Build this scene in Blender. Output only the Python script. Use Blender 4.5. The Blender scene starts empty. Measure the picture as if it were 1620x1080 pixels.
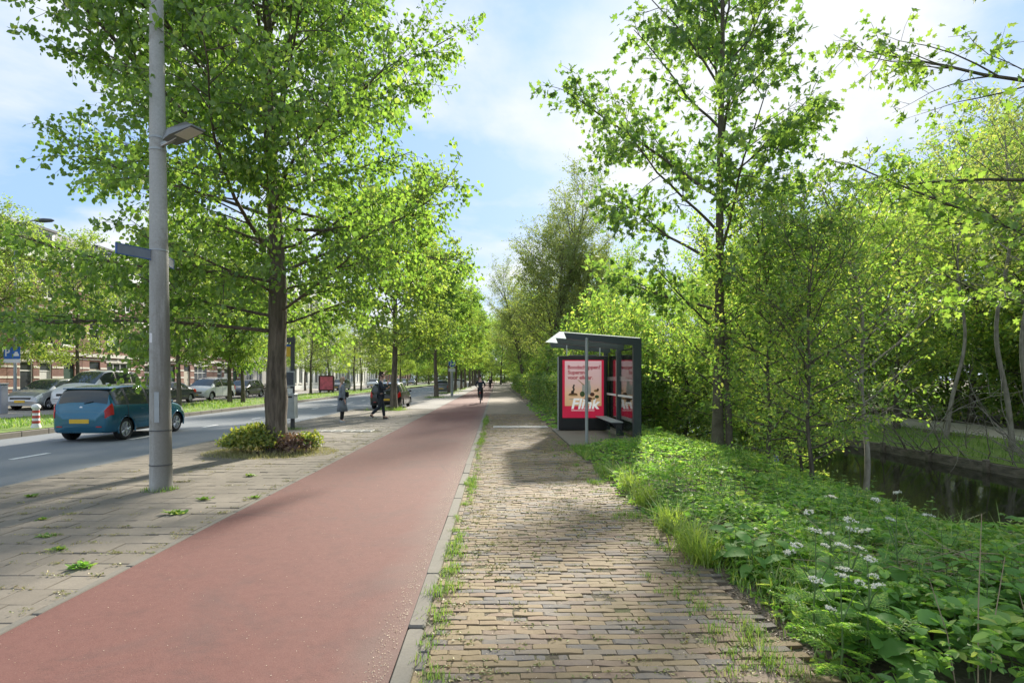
import bpy, bmesh, math, random
import numpy as np
from mathutils import Vector, Matrix
R = math.radians
PI = math.pi
sc = bpy.context.scene
COL = sc.collection
rng = np.random.default_rng(7)
random.seed(7)

# ------------------------------------------------------------------ camera
CAM_H = 1.62
cam_d = bpy.data.cameras.new('camera'); cam = bpy.data.objects.new('camera', cam_d); COL.objects.link(cam)
cam_d.sensor_width = 36; cam_d.sensor_fit = 'HORIZONTAL'; cam_d.lens = 20.0
cam_d.shift_x = 25/1620; cam_d.shift_y = 58/1620
cam_d.clip_start = 0.05; cam_d.clip_end = 3000
cam.location = (0, 0, CAM_H); cam.rotation_euler = (R(90), 0, 0)
sc.camera = cam

# ------------------------------------------------------------------ sky, sun, exposure
SUN_EL, SUN_AZ = R(27.2), R(15.0)
SKY = 0.05
w = bpy.data.worlds.new('World'); sc.world = w; w.use_nodes = True
nt = w.node_tree; nt.nodes.clear()
def wn(t, **k):
    n = nt.nodes.new(t)
    for a, b in k.items(): setattr(n, a, b)
    return n
def wmath(op, a, b=None):
    n = wn('ShaderNodeMath', operation=op)
    for i, s in enumerate((a, b)):
        if s is None: continue
        if isinstance(s, (int, float)): n.inputs[i].default_value = s
        else: nt.links.new(s, n.inputs[i])
    return n.outputs[0]
sky = wn('ShaderNodeTexSky', sky_type='NISHITA', sun_disc=False, sun_elevation=SUN_EL, sun_rotation=SUN_AZ,
         air_density=1.0, dust_density=0.6, ozone_density=1.6, altitude=0)
tc = wn('ShaderNodeTexCoord'); sep = wn('ShaderNodeSeparateXYZ'); nt.links.new(tc.outputs['Generated'], sep.inputs[0])
zz = wmath('ADD', wmath('MAXIMUM', sep.outputs[2], 0.0), 0.16)
cmb = wn('ShaderNodeCombineXYZ')
nt.links.new(wmath('DIVIDE', sep.outputs[0], zz), cmb.inputs[0])
nt.links.new(wmath('DIVIDE', sep.outputs[1], zz), cmb.inputs[1])
cmb.inputs[2].default_value = 3.3
noi = wn('ShaderNodeTexNoise'); noi.inputs['Scale'].default_value = 1.15; noi.inputs['Detail'].default_value = 9
noi.inputs['Roughness'].default_value = 0.55; noi.inputs['Distortion'].default_value = 0.25
nt.links.new(cmb.outputs[0], noi.inputs['Vector'])
ramp = wn('ShaderNodeValToRGB'); ramp.color_ramp.elements[0].position = 0.40; ramp.color_ramp.elements[1].position = 0.60
nt.links.new(noi.outputs[0], ramp.inputs[0])
clampsky = wn('ShaderNodeMix', data_type='RGBA', blend_type='MIX')
clampsky.inputs[0].default_value = 0.86
nt.links.new(sky.outputs[0], clampsky.inputs[6]); clampsky.inputs[7].default_value = (2.75, 4.2, 6.5, 1)
mixc = wn('ShaderNodeMix', data_type='RGBA', blend_type='MIX')
nt.links.new(ramp.outputs[0], mixc.inputs[0]); nt.links.new(clampsky.outputs[2], mixc.inputs[6]); mixc.inputs[7].default_value = (5.9, 6.1, 6.4, 1)
bg = wn('ShaderNodeBackground'); bg.inputs['Strength'].default_value = SKY
out = wn('ShaderNodeOutputWorld')
nt.links.new(mixc.outputs[2], bg.inputs[0]); nt.links.new(bg.outputs[0], out.inputs[0])

sl = bpy.data.lights.new('sun', 'SUN'); sun = bpy.data.objects.new('sun', sl); COL.objects.link(sun)
sl.energy = 3.2; sl.angle = R(3.0); sl.color = (1.0, 0.93, 0.80)
sdir = Vector((math.sin(SUN_AZ)*math.cos(SUN_EL), math.cos(SUN_AZ)*math.cos(SUN_EL), math.sin(SUN_EL)))
sun.rotation_euler = sdir.to_track_quat('Z', 'Y').to_euler(); sun.location = (0, 0, 30)

sc.view_settings.view_transform = 'Standard'; sc.view_settings.look = 'None'
sc.view_settings.gamma = 1; sc.view_settings.use_curve_mapping = False
sc.view_settings.exposure = 1.78
sc.render.engine = 'CYCLES'
cy = sc.cycles
cy.max_bounces = 9; cy.diffuse_bounces = 4; cy.glossy_bounces = 3; cy.transmission_bounces = 6; cy.transparent_max_bounces = 8
cy.sample_clamp_indirect = 6; cy.caustics_reflective = False; cy.caustics_refractive = False
cy.use_denoising = True

# ------------------------------------------------------------------ helpers: meshes
def px(x, y, z=0.0):
    """ground point (height z) seen at photo pixel x, y"""
    d = (CAM_H - z)/(y - 598.0)
    return (x - 785.0)*d, 900.0*d
def mesh_np(name, V, F, smooth=False):
    me = bpy.data.meshes.new(name)
    V = np.asarray(V, dtype=np.float32).reshape(-1, 3)
    if isinstance(F, np.ndarray): F = [F]
    F = [np.asarray(f, dtype=np.int32) for f in F if len(f)]
    me.vertices.add(len(V)); me.vertices.foreach_set('co', V.ravel())
    loops = np.concatenate([f.ravel() for f in F]); tot = np.concatenate([np.full(len(f), f.shape[1], np.int32) for f in F])
    me.loops.add(len(loops)); me.loops.foreach_set('vertex_index', loops)
    me.polygons.add(len(tot)); st = np.zeros(len(tot), np.int32); st[1:] = np.cumsum(tot)[:-1]
    me.polygons.foreach_set('loop_start', st); me.polygons.foreach_set('loop_total', tot)
    me.polygons.foreach_set('use_smooth', np.full(len(tot), bool(smooth)))
    me.update(calc_edges=True)
    return me
class MB:
    """collects simple solids, then becomes ONE mesh object"""
    def __init__(s): s.V = []; s.F = {}; s.n = 0
    def add(s, V, F):
        V = np.asarray(V, float).reshape(-1, 3)
        for f in F: s.F.setdefault(len(f), []).append([i + s.n for i in f])
        s.V.append(V); s.n += len(V); return s
    def box(s, x0, x1, y0, y1, z0, z1, M=None):
        V = np.array([(x, y, z) for z in (z0, z1) for y in (y0, y1) for x in (x0, x1)], float)
        if M is not None: V = V @ np.array(M)[:3, :3].T + np.array(M)[:3, 3]
        return s.add(V, [(0, 2, 3, 1), (4, 5, 7, 6), (0, 1, 5, 4), (2, 6, 7, 3), (0, 4, 6, 2), (1, 3, 7, 5)])
    def cbox(s, x0, x1, y0, y1, z0, z1, b=0.01):
        """box with chamfered edges round z and top"""
        def ring(i, z): return [(x0+i+b, y0+i, z), (x1-i-b, y0+i, z), (x1-i, y0+i+b, z), (x1-i, y1-i-b, z), (x1-i-b, y1-i, z), (x0+i+b, y1-i, z), (x0+i, y1-i-b, z), (x0+i, y0+i+b, z)]
        V = ring(b, z0) + ring(0, z0+b) + ring(0, z1-b) + ring(b, z1)
        F = []
        for k in range(3):
            for j in range(8): F.append((k*8+j, k*8+(j+1) % 8, (k+1)*8+(j+1) % 8, (k+1)*8+j))
        F.append(tuple(range(7, -1, -1))); F.append(tuple(range(24, 32)))
        return s.add(V, F)
    def tube(s, pts, rad, sides=8, cap=True):
        P = np.array(pts, float); n = len(P)
        rad = np.full(n, rad, float) if np.isscalar(rad) else np.array(rad, float)
        V, F = tube_np(P[None], rad[None], sides)
        s.add(V, [tuple(f) for f in F])
        if cap:
            V0 = V.reshape(n, sides, 3)
            s.add(V0[0][::-1], [tuple(range(sides))]); s.add(V0[-1], [tuple(range(sides))])
        return s
    def disc(s, c, r0, r1, y0, y1, axis='x', sides=24):
        """lathe-like short cylinder along an axis"""
        a = np.linspace(0, 2*PI, sides, endpoint=False); V = []
        for (r, h) in ((0.0, y0), (r0, y0), (r1, y1), (0.0, y1)):
            for t in a:
                p = (h, r*math.cos(t), r*math.sin(t))
                if axis == 'y': p = (p[1], p[0], p[2])
                if axis == 'z': p = (p[1], p[2], p[0])
                V.append(np.add(c, p))
        F = []
        for k in range(3):
            for j in range(sides): F.append((k*sides+j, k*sides+(j+1) % sides, (k+1)*sides+(j+1) % sides, (k+1)*sides+j))
        return s.add(V, F)
    def lathe(s, c, prof, sides=16, axis='z'):
        a = np.linspace(0, 2*PI, sides, endpoint=False); V = []
        for r, h in prof:
            for t in a:
                p = (r*math.cos(t), r*math.sin(t), h)
                if axis == 'x': p = (p[2], p[0], p[1])
                if axis == 'y': p = (p[0], p[2], p[1])
                V.append(np.add(c, p))
        F = []
        for k in range(len(prof)-1):
            for j in range(sides): F.append((k*sides+j, k*sides+(j+1) % sides, (k+1)*sides+(j+1) % sides, (k+1)*sides+j))
        return s.add(V, F)
    def prism(s, poly, y0, y1, axis='y'):
        n = len(poly); V = []
        for h in (y0, y1):
            for a, b in poly:
                V.append({'y': (a, h, b), 'x': (h, a, b), 'z': (a, b, h)}[axis])
        F = [tuple(range(n-1, -1, -1)), tuple(range(n, 2*n))] + [(i, (i+1) % n, n+(i+1) % n, n+i) for i in range(n)]
        return s.add(V, F)
    def mesh(s, name, smooth=False):
        me = mesh_np(name, np.concatenate(s.V), [np.array(f) for f in s.F.values()], smooth)
        bm = bmesh.new(); bm.from_mesh(me); bmesh.ops.recalc_face_normals(bm, faces=bm.faces); bm.to_mesh(me); bm.free()
        return me
    def build(s, name, mat, parent=None, smooth=False, loc=None):
        return obj(name, s.mesh(name, smooth), mat, parent, loc)
def tube_np(P, Rr, sides):
    """P (n,k,3) polylines, Rr (n,k) radii -> verts, quads"""
    n, k, _ = P.shape
    T = np.empty_like(P); T[:, 1:-1] = P[:, 2:] - P[:, :-2]; T[:, 0] = P[:, 1] - P[:, 0]; T[:, -1] = P[:, -1] - P[:, -2]
    T /= np.linalg.norm(T, axis=2, keepdims=True) + 1e-9
    md = P[:, -1] - P[:, 0]; ref = np.zeros((n, 3)); ref[np.arange(n), np.argmin(np.abs(md), axis=1)] = 1
    B = np.cross(T, ref[:, None, :]); B /= np.linalg.norm(B, axis=2, keepdims=True) + 1e-9
    C = np.cross(T, B)
    a = np.linspace(0, 2*PI, sides, endpoint=False)
    V = P[:, :, None, :] + Rr[:, :, None, None]*(B[:, :, None, :]*np.cos(a)[None, None, :, None] + C[:, :, None, :]*np.sin(a)[None, None, :, None])
    idx = np.arange(n*k*sides).reshape(n, k, sides)
    q = np.stack([idx[:, :-1, :], np.roll(idx, -1, 2)[:, :-1, :], np.roll(idx, -1, 2)[:, 1:, :], idx[:, 1:, :]], axis=-1)
    return V.reshape(-1, 3), q.reshape(-1, 4)
def obj(name, me, mat, parent=None, loc=None, rot=None):
    o = bpy.data.objects.new(name, me); COL.objects.link(o)
    if mat is not None and hasattr(me, 'materials') and len(me.materials) == 0: me.materials.append(mat)
    if parent is not None: o.parent = parent
    if loc is not None: o.location = loc
    if rot is not None: o.rotation_euler = rot
    return o
def tag(o, label, cat, group=None):
    o['label'] = label; o['category'] = cat
    if group: o['group'] = group
    return o
def thing(name, label, cat, loc=(0, 0, 0), rz=0.0, group=None):
    o = bpy.data.objects.new(name, None); COL.objects.link(o); o.location = loc; o.rotation_euler = (0, 0, rz)
    o.empty_display_size = 0.2
    return tag(o, label, cat, group)
def struct(o): o['kind'] = 'structure'; return o
def stuff(o, label=None, cat=None):
    o['kind'] = 'stuff'
    if label: o['label'] = label
    if cat: o['category'] = cat
    return o
KIDS = {}
def copy_tree(o, label=None, loc=None, rz=None, scale=None, top=True):
    c = o.copy(); COL.objects.link(c)
    for ch in list(o.children):
        d = ch.copy(); COL.objects.link(d); d.parent = c
        for g in list(ch.children):
            e = g.copy(); COL.objects.link(e); e.parent = d
    if label: c['label'] = label
    if loc is not None: c.location = loc
    if rz is not None: c.rotation_euler = (0, 0, rz)
    if scale is not None: c.scale = (scale,)*3 if np.isscalar(scale) else scale
    return c

# ------------------------------------------------------------------ helpers: materials
class NT:
    def __init__(s, name):
        s.m = bpy.data.materials.new(name); s.m.use_nodes = True; s.t = s.m.node_tree; s.t.nodes.clear()
        s.out = s.t.nodes.new('ShaderNodeOutputMaterial')
    def n(s, typ, ins=None, **props):
        nd = s.t.nodes.new(typ)
        for a, b in props.items(): setattr(nd, a, b)
        for k, v in (ins or {}).items(): s.set(nd.inputs[k], v)
        return nd
    def set(s, sock, v):
        if isinstance(v, bpy.types.NodeSocket): s.t.links.new(v, sock)
        elif isinstance(v, bpy.types.Node): s.t.links.new(v.outputs[0], sock)
        else:
            if isinstance(v, tuple) and len(v) == 3 and sock.type == 'RGBA': v = v + (1,)
            sock.default_value = v
    def noise(s, scale, detail=4, rough=0.55, vec=None, dist=0.0):
        ins = {'Scale': scale, 'Detail': detail, 'Roughness': rough, 'Distortion': dist}
        if vec is not None: ins['Vector'] = vec
        return s.n('ShaderNodeTexNoise', ins).outputs[0]
    def mix(s, f, a, b, mode='MIX'):
        nd = s.n('ShaderNodeMix', data_type='RGBA', blend_type=mode); s.set(nd.inputs[0], f); s.set(nd.inputs[6], a); s.set(nd.inputs[7], b)
        return nd.outputs[2]
    def ramp(s, f, stops, interp='LINEAR'):
        nd = s.n('ShaderNodeValToRGB', {0: f}); cr = nd.color_ramp; cr.interpolation = interp
        while len(cr.elements) < len(stops): cr.elements.new(0.5)
        for e, (p, c) in zip(cr.elements, stops):
            e.position = p; e.color = (c, c, c, 1) if np.isscalar(c) else tuple(c) + (1,)
        return nd.outputs[0]
    def math(s, op, a, b=None):
        nd = s.n('ShaderNodeMath', operation=op); s.set(nd.inputs[0], a)
        if b is not None: s.set(nd.inputs[1], b)
        return nd.outputs[0]
    def obco(s): return s.n('ShaderNodeTexCoord').outputs['Object']
    def wpos(s): return s.n('ShaderNodeNewGeometry').outputs['Position']
    def map(s, vec, scale=(1, 1, 1), rot=(0, 0, 0)):
        return s.n('ShaderNodeMapping', {'Vector': vec, 'Scale': scale, 'Rotation': rot}).outputs[0]
    def island(s): return s.n('ShaderNodeNewGeometry').outputs['Random Per Island']
    def orand(s): return s.n('ShaderNodeObjectInfo').outputs['Random']
    def bump(s, h, st=0.3, dist=0.01): return s.n('ShaderNodeBump', {'Height': h, 'Strength': st, 'Distance': dist}).outputs[0]
    def pbr(s, color, rough=0.7, metal=0.0, normal=None, **k):
        ins = {'Base Color': color, 'Roughness': rough, 'Metallic': metal}
        ins.update(k)
        if normal is not None: ins['Normal'] = normal
        p = s.n('ShaderNodeBsdfPrincipled', ins); s.t.links.new(p.outputs[0], s.out.inputs[0]); return s.m
def flat(name, color, rough=0.6, metal=0.0, var=0.12, scale=6.0, bump=0.0, **k):
    t = NT(name); co = t.obco()
    f = t.noise(scale, 5, 0.6, co)
    c = t.mix(t.ramp(f, [(0.3, 0.0), (0.7, 1.0)]), tuple(x*(1-var) for x in color), tuple(min(1, x*(1+var)) for x in color))
    return t.pbr(c, rough, metal, t.bump(t.noise(scale*12, 3, 0.6, co), bump) if bump else None, **k)
def leafmat(name, stops, tr=1.35, trans=0.5, gloss=0.05, rough=0.5, raw=False):
    """thin leaf: diffuse front, light shining through, faint sheen; colour differs leaf by leaf"""
    t = NT(name)
    f = t.math('FRACT', t.math('ADD', t.island(), t.orand()))
    c = t.ramp(f, stops if raw else [(p, (min(.6, q[0]*1.18), min(.6, q[1]*1.16), q[2]*1.5)) for p, q in stops])
    vm = t.n('ShaderNodeVectorMath', {0: c, 1: (1.06*tr, 1.06*tr, 0.75*tr)}, operation='MULTIPLY'); tcol = vm.outputs[0]
    d = t.n('ShaderNodeBsdfDiffuse', {'Color': c}); tl = t.n('ShaderNodeBsdfTranslucent', {'Color': tcol})
    m1 = t.n('ShaderNodeMixShader', {0: trans, 1: d.outputs[0], 2: tl.outputs[0]})
    g = t.n('ShaderNodeBsdfGlossy', {'Color': (1, 1, 1), 'Roughness': rough})
    m2 = t.n('ShaderNodeMixShader', {0: gloss, 1: m1.outputs[0], 2: g.outputs[0]})
    t.t.links.new(m2.outputs[0], t.out.inputs[0]); return t.m
def barkmat(name, c1, c2, sx=14, sz=2.2, moss=0.0, bump=0.9):
    t = NT(name); co = t.obco(); v = t.map(co, (sx, sx, sz))
    n1 = t.noise(1.0, 6, 0.65, v, 0.6); n2 = t.noise(1.6, 3, 0.5, co)
    c = t.mix(t.ramp(n1, [(0.32, 0.0), (0.66, 1.0)]), c1, c2)
    if moss: c = t.mix(t.ramp(n2, [(0.5, 0.0), (0.75, moss)]), c, (0.06, 0.075, 0.03))
    return t.pbr(c, 0.9, 0, t.bump(n1, bump, 0.03))
M = {}
# leaves
M['lime'] = leafmat('linden_leaf', [(0, (0.07, 0.14, 0.016)), (0.5, (0.115, 0.205, 0.024)), (0.9, (0.165, 0.26, 0.03)), (1, (0.25, 0.31, 0.05))], 1.9, 0.55)
M['lime2'] = leafmat('avenue_leaf', [(0, (0.075, 0.155, 0.02)), (0.5, (0.12, 0.22, 0.028)), (1, (0.21, 0.30, 0.035))], 1.75, 0.52)
M['yellowgreen'] = leafmat('young_leaf', [(0, (0.15, 0.24, 0.03)), (0.6, (0.21, 0.30, 0.04)), (1, (0.28, 0.34, 0.05))], 1.5, 0.5)
M['maple'] = leafmat('maple_leaf', [(0, (0.055, 0.12, 0.02)), (0.5, (0.10, 0.18, 0.026)), (1, (0.17, 0.25, 0.035))], 1.8, 0.52)
M['maple2'] = leafmat('maple_young_leaf', [(0, (0.10, 0.19, 0.02)), (0.5, (0.15, 0.25, 0.028)), (1, (0.22, 0.30, 0.045))], 1.6, 0.5)
M['wood'] = leafmat('woodland_leaf', [(0, (0.09, 0.18, 0.022)), (0.5, (0.15, 0.25, 0.03)), (0.85, (0.24, 0.32, 0.04)), (1, (0.34, 0.36, 0.07))], 1.8, 0.55)
M['wood2'] = leafmat('woodland_pale_leaf', [(0, (0.14, 0.21, 0.03)), (0.5, (0.22, 0.29, 0.05)), (1, (0.38, 0.40, 0.10))], 1.4, 0.5)
M['darkleaf'] = leafmat('laurel_shade_leaf', [(0, (0.03, 0.075, 0.015)), (0.6, (0.05, 0.11, 0.02)), (1, (0.09, 0.16, 0.03))], 1.2, 0.35, 0.08)  # laurel-like green, darkened further to carry the bush's shadow in its colour
M['olive'] = leafmat('oak_bud_leaf', [(0, (0.14, 0.20, 0.035)), (0.6, (0.19, 0.25, 0.045)), (1, (0.26, 0.28, 0.07))], 1.4, 0.5)
M['hedge'] = leafmat('hedge_leaf', [(0, (0.07, 0.15, 0.02)), (0.6, (0.13, 0.23, 0.03)), (1, (0.28, 0.32, 0.05))], 1.5, 0.45)
M['herb'] = leafmat('herb_leaf', [(0, (0.075, 0.18, 0.022)), (0.45, (0.15, 0.29, 0.04)), (0.8, (0.22, 0.36, 0.05)), (1, (0.34, 0.41, 0.07))], 1.8, 0.5, 0.04)
M['broad'] = leafmat('broad_leaf', [(0, (0.085, 0.20, 0.03)), (0.6, (0.13, 0.27, 0.045)), (1, (0.17, 0.31, 0.05))], 1.5, 0.4, 0.025, 0.6)
M['grass'] = leafmat('grass_blade', [(0, (0.09, 0.19, 0.02)), (0.6, (0.16, 0.28, 0.03)), (1, (0.30, 0.34, 0.07))], 1.4, 0.4)
M['drygrass'] = leafmat('dry_grass_blade', [(0, (0.22, 0.24, 0.05)), (0.6, (0.32, 0.30, 0.09)), (1, (0.42, 0.36, 0.16))], 1.1, 0.35)
M['shrub'] = leafmat('shrub_leaf', [(0, (0.10, 0.17, 0.02)), (0.5, (0.20, 0.25, 0.03)), (1, (0.38, 0.36, 0.05))], 1.4, 0.45)
M['shrubred'] = leafmat('shrub_red_leaf', [(0, (0.09, 0.05, 0.03)), (0.5, (0.14, 0.07, 0.04)), (1, (0.22, 0.15, 0.06))], 1.1, 0.35)
M['petal'] = leafmat('white_petal', [(0, (0.75, 0.76, 0.72)), (1, (0.85, 0.85, 0.82))], 0.8, 0.3, raw=True)
M['straw'] = flat('dry_stem', (0.36, 0.28, 0.18), 0.8, var=0.35, scale=5)
M['stem'] = flat('green_stem', (0.10, 0.17, 0.05), 0.6)
M['blue_petal'] = flat('blue_petal', (0.22, 0.20, 0.62), 0.6)
# bark
M['bark'] = barkmat('linden_bark', (0.05, 0.04, 0.03), (0.20, 0.165, 0.125), 12, 1.6, 0.25)
M['bark2'] = barkmat('maple_bark', (0.075, 0.065, 0.045), (0.155, 0.135, 0.10), 5, 7, 0.3, 0.4)
M['bark3'] = barkmat('wood_bark', (0.05, 0.042, 0.032), (0.16, 0.135, 0.10), 8, 2, 0.4)
M['bark4'] = barkmat('pale_bark', (0.16, 0.14, 0.11), (0.34, 0.31, 0.25), 6, 3, 0.2, 0.4)
# ground
def m_red():
    t = NT('red_asphalt'); p = t.wpos()
    g = t.noise(95, 4, 0.85, p); b = t.noise(0.8, 6, 0.65, t.map(p, (1, 0.22, 1))); fine = t.noise(900, 1, 0.5, p)
    c = t.mix(t.ramp(g, [(0.3, 0.0), (0.7, 1.0)]), (0.072, 0.022, 0.0175), (0.195, 0.076, 0.060))
    c = t.mix(t.ramp(b, [(0.35, 0.0), (0.7, 0.45)]), c, (0.145, 0.062, 0.05))
    vor = t.n('ShaderNodeTexVoronoi', {'Scale': 75.0, 'Vector': p}, feature='F1'); fl = t.ramp(vor.outputs['Distance'], [(0.05, 1.0), (0.11, 0.0)])
    pick = t.ramp(t.n('ShaderNodeSeparateColor', {0: vor.outputs['Color']}).outputs[0], [(0.86, 0.0), (0.88, 1.0)])
    c = t.mix(t.math('MULTIPLY', fl, pick), c, (0.55, 0.47, 0.38))
    c = t.mix(t.ramp(t.noise(14, 5, 0.75, p), [(0.35, 0.0), (0.65, 0.30)]), c, (0.205, 0.095, 0.077))
    c = t.mix(t.ramp(t.noise(5, 4, 0.7, p), [(0.5, 0.0), (0.72, 0.35)]), c, (0.075, 0.036, 0.03))
    st = t.noise(0.9, 6, 0.7, p, 0.8); c = t.mix(t.ramp(st, [(0.52, 0.0), (0.66, 0.42)]), c, (0.085, 0.05, 0.045))
    crk = t.n('ShaderNodeTexVoronoi', {'Scale': 0.42, 'Vector': t.mix(0.12, p, t.n('ShaderNodeTexNoise', {'Scale': 2.5, 'Detail': 4.0, 'Vector': p}).outputs[1])}, feature='DISTANCE_TO_EDGE')
    c = t.mix(t.math('MULTIPLY', t.ramp(crk.outputs[0], [(0.0, 1.0), (0.006, 0.0)]), t.ramp(t.noise(0.35, 2, 0.5, p), [(0.52, 0.0), (0.6, 0.6)])), c, (0.05, 0.03, 0.025))
    # grey worn edge along the kerb
    xx = t.n('ShaderNodeSeparateXYZ', {0: p}).outputs[0]
    e2 = t.n('ShaderNodeMapRange', {0: t.math('ADD', xx, t.math('MULTIPLY', t.noise(1.7, 5, 0.6, p), 0.5)), 1: -0.72, 2: -0.22, 3: 0.0, 4: 0.75}).outputs[0]
    c = t.mix(e2, c, (0.165, 0.115, 0.095))
    return t.pbr(c, 0.88, 0, t.bump(g, 0.5, 0.006))
M['red'] = m_red()
def m_road():
    t = NT('road_asphalt'); p = t.wpos()
    g = t.noise(140, 2, 0.7, p); b = t.noise(0.5, 4, 0.6, t.map(p, (1, 0.12, 1)))
    c = t.mix(t.ramp(g, [(0.3, 0.0), (0.7, 1.0)]), (0.115, 0.13, 0.145), (0.225, 0.245, 0.26))
    c = t.mix(t.ramp(b, [(0.35, 0.0), (0.7, 0.5)]), c, (0.225, 0.23, 0.235))
    return t.pbr(c, 0.8, 0, t.bump(g, 0.4, 0.006))
M['road'] = m_road()
def m_tile(name, a, b2, dirt):
    t = NT(name); p = t.wpos(); r = t.math('FRACT', t.math('ADD', t.island(), t.orand()))
    c = t.mix(r, a, b2)
    n1 = t.noise(1.1, 6, 0.65, p); n2 = t.noise(60, 3, 0.7, p); n3 = t.noise(9, 4, 0.6, p)
    c = t.mix(t.ramp(n1, [(0.38, 0.0), (0.68, 0.75)]), c, dirt)
    c = t.mix(t.ramp(n3, [(0.3, 0.0), (0.75, 0.35)]), c, (0.12, 0.105, 0.075))
    c = t.mix(t.math('MULTIPLY', t.ramp(n2, [(0.3, 0.0), (0.7, 1.0)]), 0.35), c, tuple(x*0.55 for x in a))
    return t.pbr(c, 0.9, 0, t.bump(n2, 0.3, 0.004))
M['tile'] = m_tile('paving_tile', (0.175, 0.15, 0.118), (0.225, 0.195, 0.155), (0.275, 0.235, 0.185))
def m_brick():
    t = NT('path_brick'); p = t.wpos(); r = t.math('FRACT', t.math('ADD', t.island(), t.orand()))
    c = t.ramp(r, [(0.0, (0.21, 0.158, 0.078)), (0.28, (0.225, 0.158, 0.082)), (0.5, (0.19, 0.125, 0.08)), (0.62, (0.165, 0.112, 0.082)), (0.75, (0.14, 0.125, 0.115)), (0.85, (0.095, 0.095, 0.10)), (1.0, (0.20, 0.155, 0.10))])
    n1 = t.noise(34, 5, 0.7, p); n2 = t.noise(1.3, 5, 0.65, p); n3 = t.noise(150, 2, 0.6, p)
    c = t.mix(t.ramp(n1, [(0.35, 0.0), (0.75, 0.55)]), c, (0.205, 0.152, 0.085))
    c = t.mix(t.ramp(n2, [(0.45, 0.0), (0.75, 0.5)]), c, (0.235, 0.175, 0.098))
    c = t.mix(t.ramp(n3, [(0.55, 0.0), (0.8, 0.5)]), c, (0.08, 0.07, 0.05))
    return t.pbr(c, 0.85, 0, t.bump(n1, 0.5, 0.006))
M['brick'] = m_brick()
def m_soil(name, a, b, moss=(0.10, 0.13, 0.03), mm=0.5):
    t = NT(name); p = t.wpos(); n1 = t.noise(30, 5, 0.7, p); n2 = t.noise(2.2, 4, 0.6, p)
    c = t.mix(t.ramp(n1, [(0.3, 0.0), (0.7, 1.0)]), a, b)
    c = t.mix(t.ramp(n2, [(0.45, 0.0), (0.7, mm)]), c, moss)
    return t.pbr(c, 0.95, 0, t.bump(n1, 0.8, 0.02))
M['joint'] = m_soil('joint_sand', (0.05, 0.04, 0.025), (0.14, 0.115, 0.07), (0.11, 0.13, 0.03), 0.9)
M['soil'] = m_soil('soil', (0.06, 0.045, 0.03), (0.19, 0.15, 0.105), (0.05, 0.07, 0.02), 0.5)
M['turf'] = m_soil('turf', (0.09, 0.16, 0.025), (0.20, 0.28, 0.05), (0.16, 0.22, 0.04), 0.6)
M['parkpath'] = m_soil('shell_path', (0.40, 0.36, 0.29), (0.52, 0.47, 0.39), (0.40, 0.37, 0.30), 0.4)
M['paving2'] = m_soil('grey_paving', (0.22, 0.205, 0.185), (0.34, 0.315, 0.285), (0.28, 0.26, 0.23), 0.4)
M['kerb'] = m_tile('kerb_concrete', (0.16, 0.148, 0.125), (0.20, 0.185, 0.155), (0.23, 0.205, 0.165))
M['guide'] = flat('white_guide_tile', (0.46, 0.44, 0.40), 0.7, var=0.2)
M['paint'] = flat('road_paint', (0.75, 0.75, 0.73), 0.6, var=0.12, scale=9)
def m_water():
    t = NT('canal_water'); p = t.wpos(); n = t.noise(2.2, 4, 0.6, t.map(p, (1, 0.6, 1)))
    return t.pbr((0.012, 0.014, 0.008), 0.06, 0, t.bump(n, 0.12, 0.03), **{'Specular IOR Level': 0.5})
M['water'] = m_water()
M['timber'] = barkmat('old_timber', (0.12, 0.10, 0.075), (0.32, 0.27, 0.21), 3, 9, 0.4)
# metal, glass, plastics
M['antra'] = flat('anthracite_steel', (0.035, 0.05, 0.052), 0.42, 0.0, 0.1)
M['galv'] = flat('galvanised_steel', (0.36, 0.39, 0.39), 0.5, 0.25, 0.1)
M['darksteel'] = flat('dark_steel', (0.06, 0.065, 0.07), 0.5)
M['black'] = flat('black_plastic', (0.012, 0.012, 0.013), 0.5)
M['rubber'] = flat('tyre_rubber', (0.018, 0.018, 0.018), 0.85)
M['chrome'] = flat('alloy', (0.62, 0.63, 0.65), 0.3, 0.85, 0.05)
M['white'] = flat('white_paint', (0.72, 0.72, 0.70), 0.55, var=0.05)
M['blue_sign'] = flat('blue_sign', (0.015, 0.12, 0.42), 0.45, var=0.05)
M['yellow'] = flat('yellow_plate', (0.72, 0.45, 0.03), 0.5, var=0.05)
M['redlight'] = flat('red_lens', (0.55, 0.02, 0.02), 0.2, var=0.05)
M['redpaint'] = flat('red_paint', (0.45, 0.06, 0.04), 0.6)
M['lens'] = flat('lamp_lens', (0.75, 0.75, 0.70), 0.25, var=0.03)
def m_glass(name, tint, mixf=0.12, rough=0.02):
    t = NT(name); tr = t.n('ShaderNodeBsdfTransparent', {'Color': tint}); gl = t.n('ShaderNodeBsdfGlossy', {'Color': (1, 1, 1), 'Roughness': rough})
    fr = t.n('ShaderNodeFresnel', {'IOR': 1.5})
    m = t.n('ShaderNodeMixShader', {0: t.math('ADD', t.math('MULTIPLY', fr.outputs[0], 0.9), mixf), 1: tr.outputs[0], 2: gl.outputs[0]})
    t.t.links.new(m.outputs[0], t.out.inputs[0]); return t.m
M['glass'] = m_glass('clear_glass', (0.86, 0.92, 0.90), 0.04)
def m_roofglass():
    t = NT('frosted_roof_glass'); a = t.n('ShaderNodeBsdfTranslucent', {'Color': (0.72, 0.75, 0.75)}); b = t.n('ShaderNodeBsdfTransparent', {'Color': (0.85, 0.88, 0.88)})
    m = t.n('ShaderNodeMixShader', {0: 0.6, 1: b.outputs[0], 2: a.outputs[0]}); t.t.links.new(m.outputs[0], t.out.inputs[0]); return t.m
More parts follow.
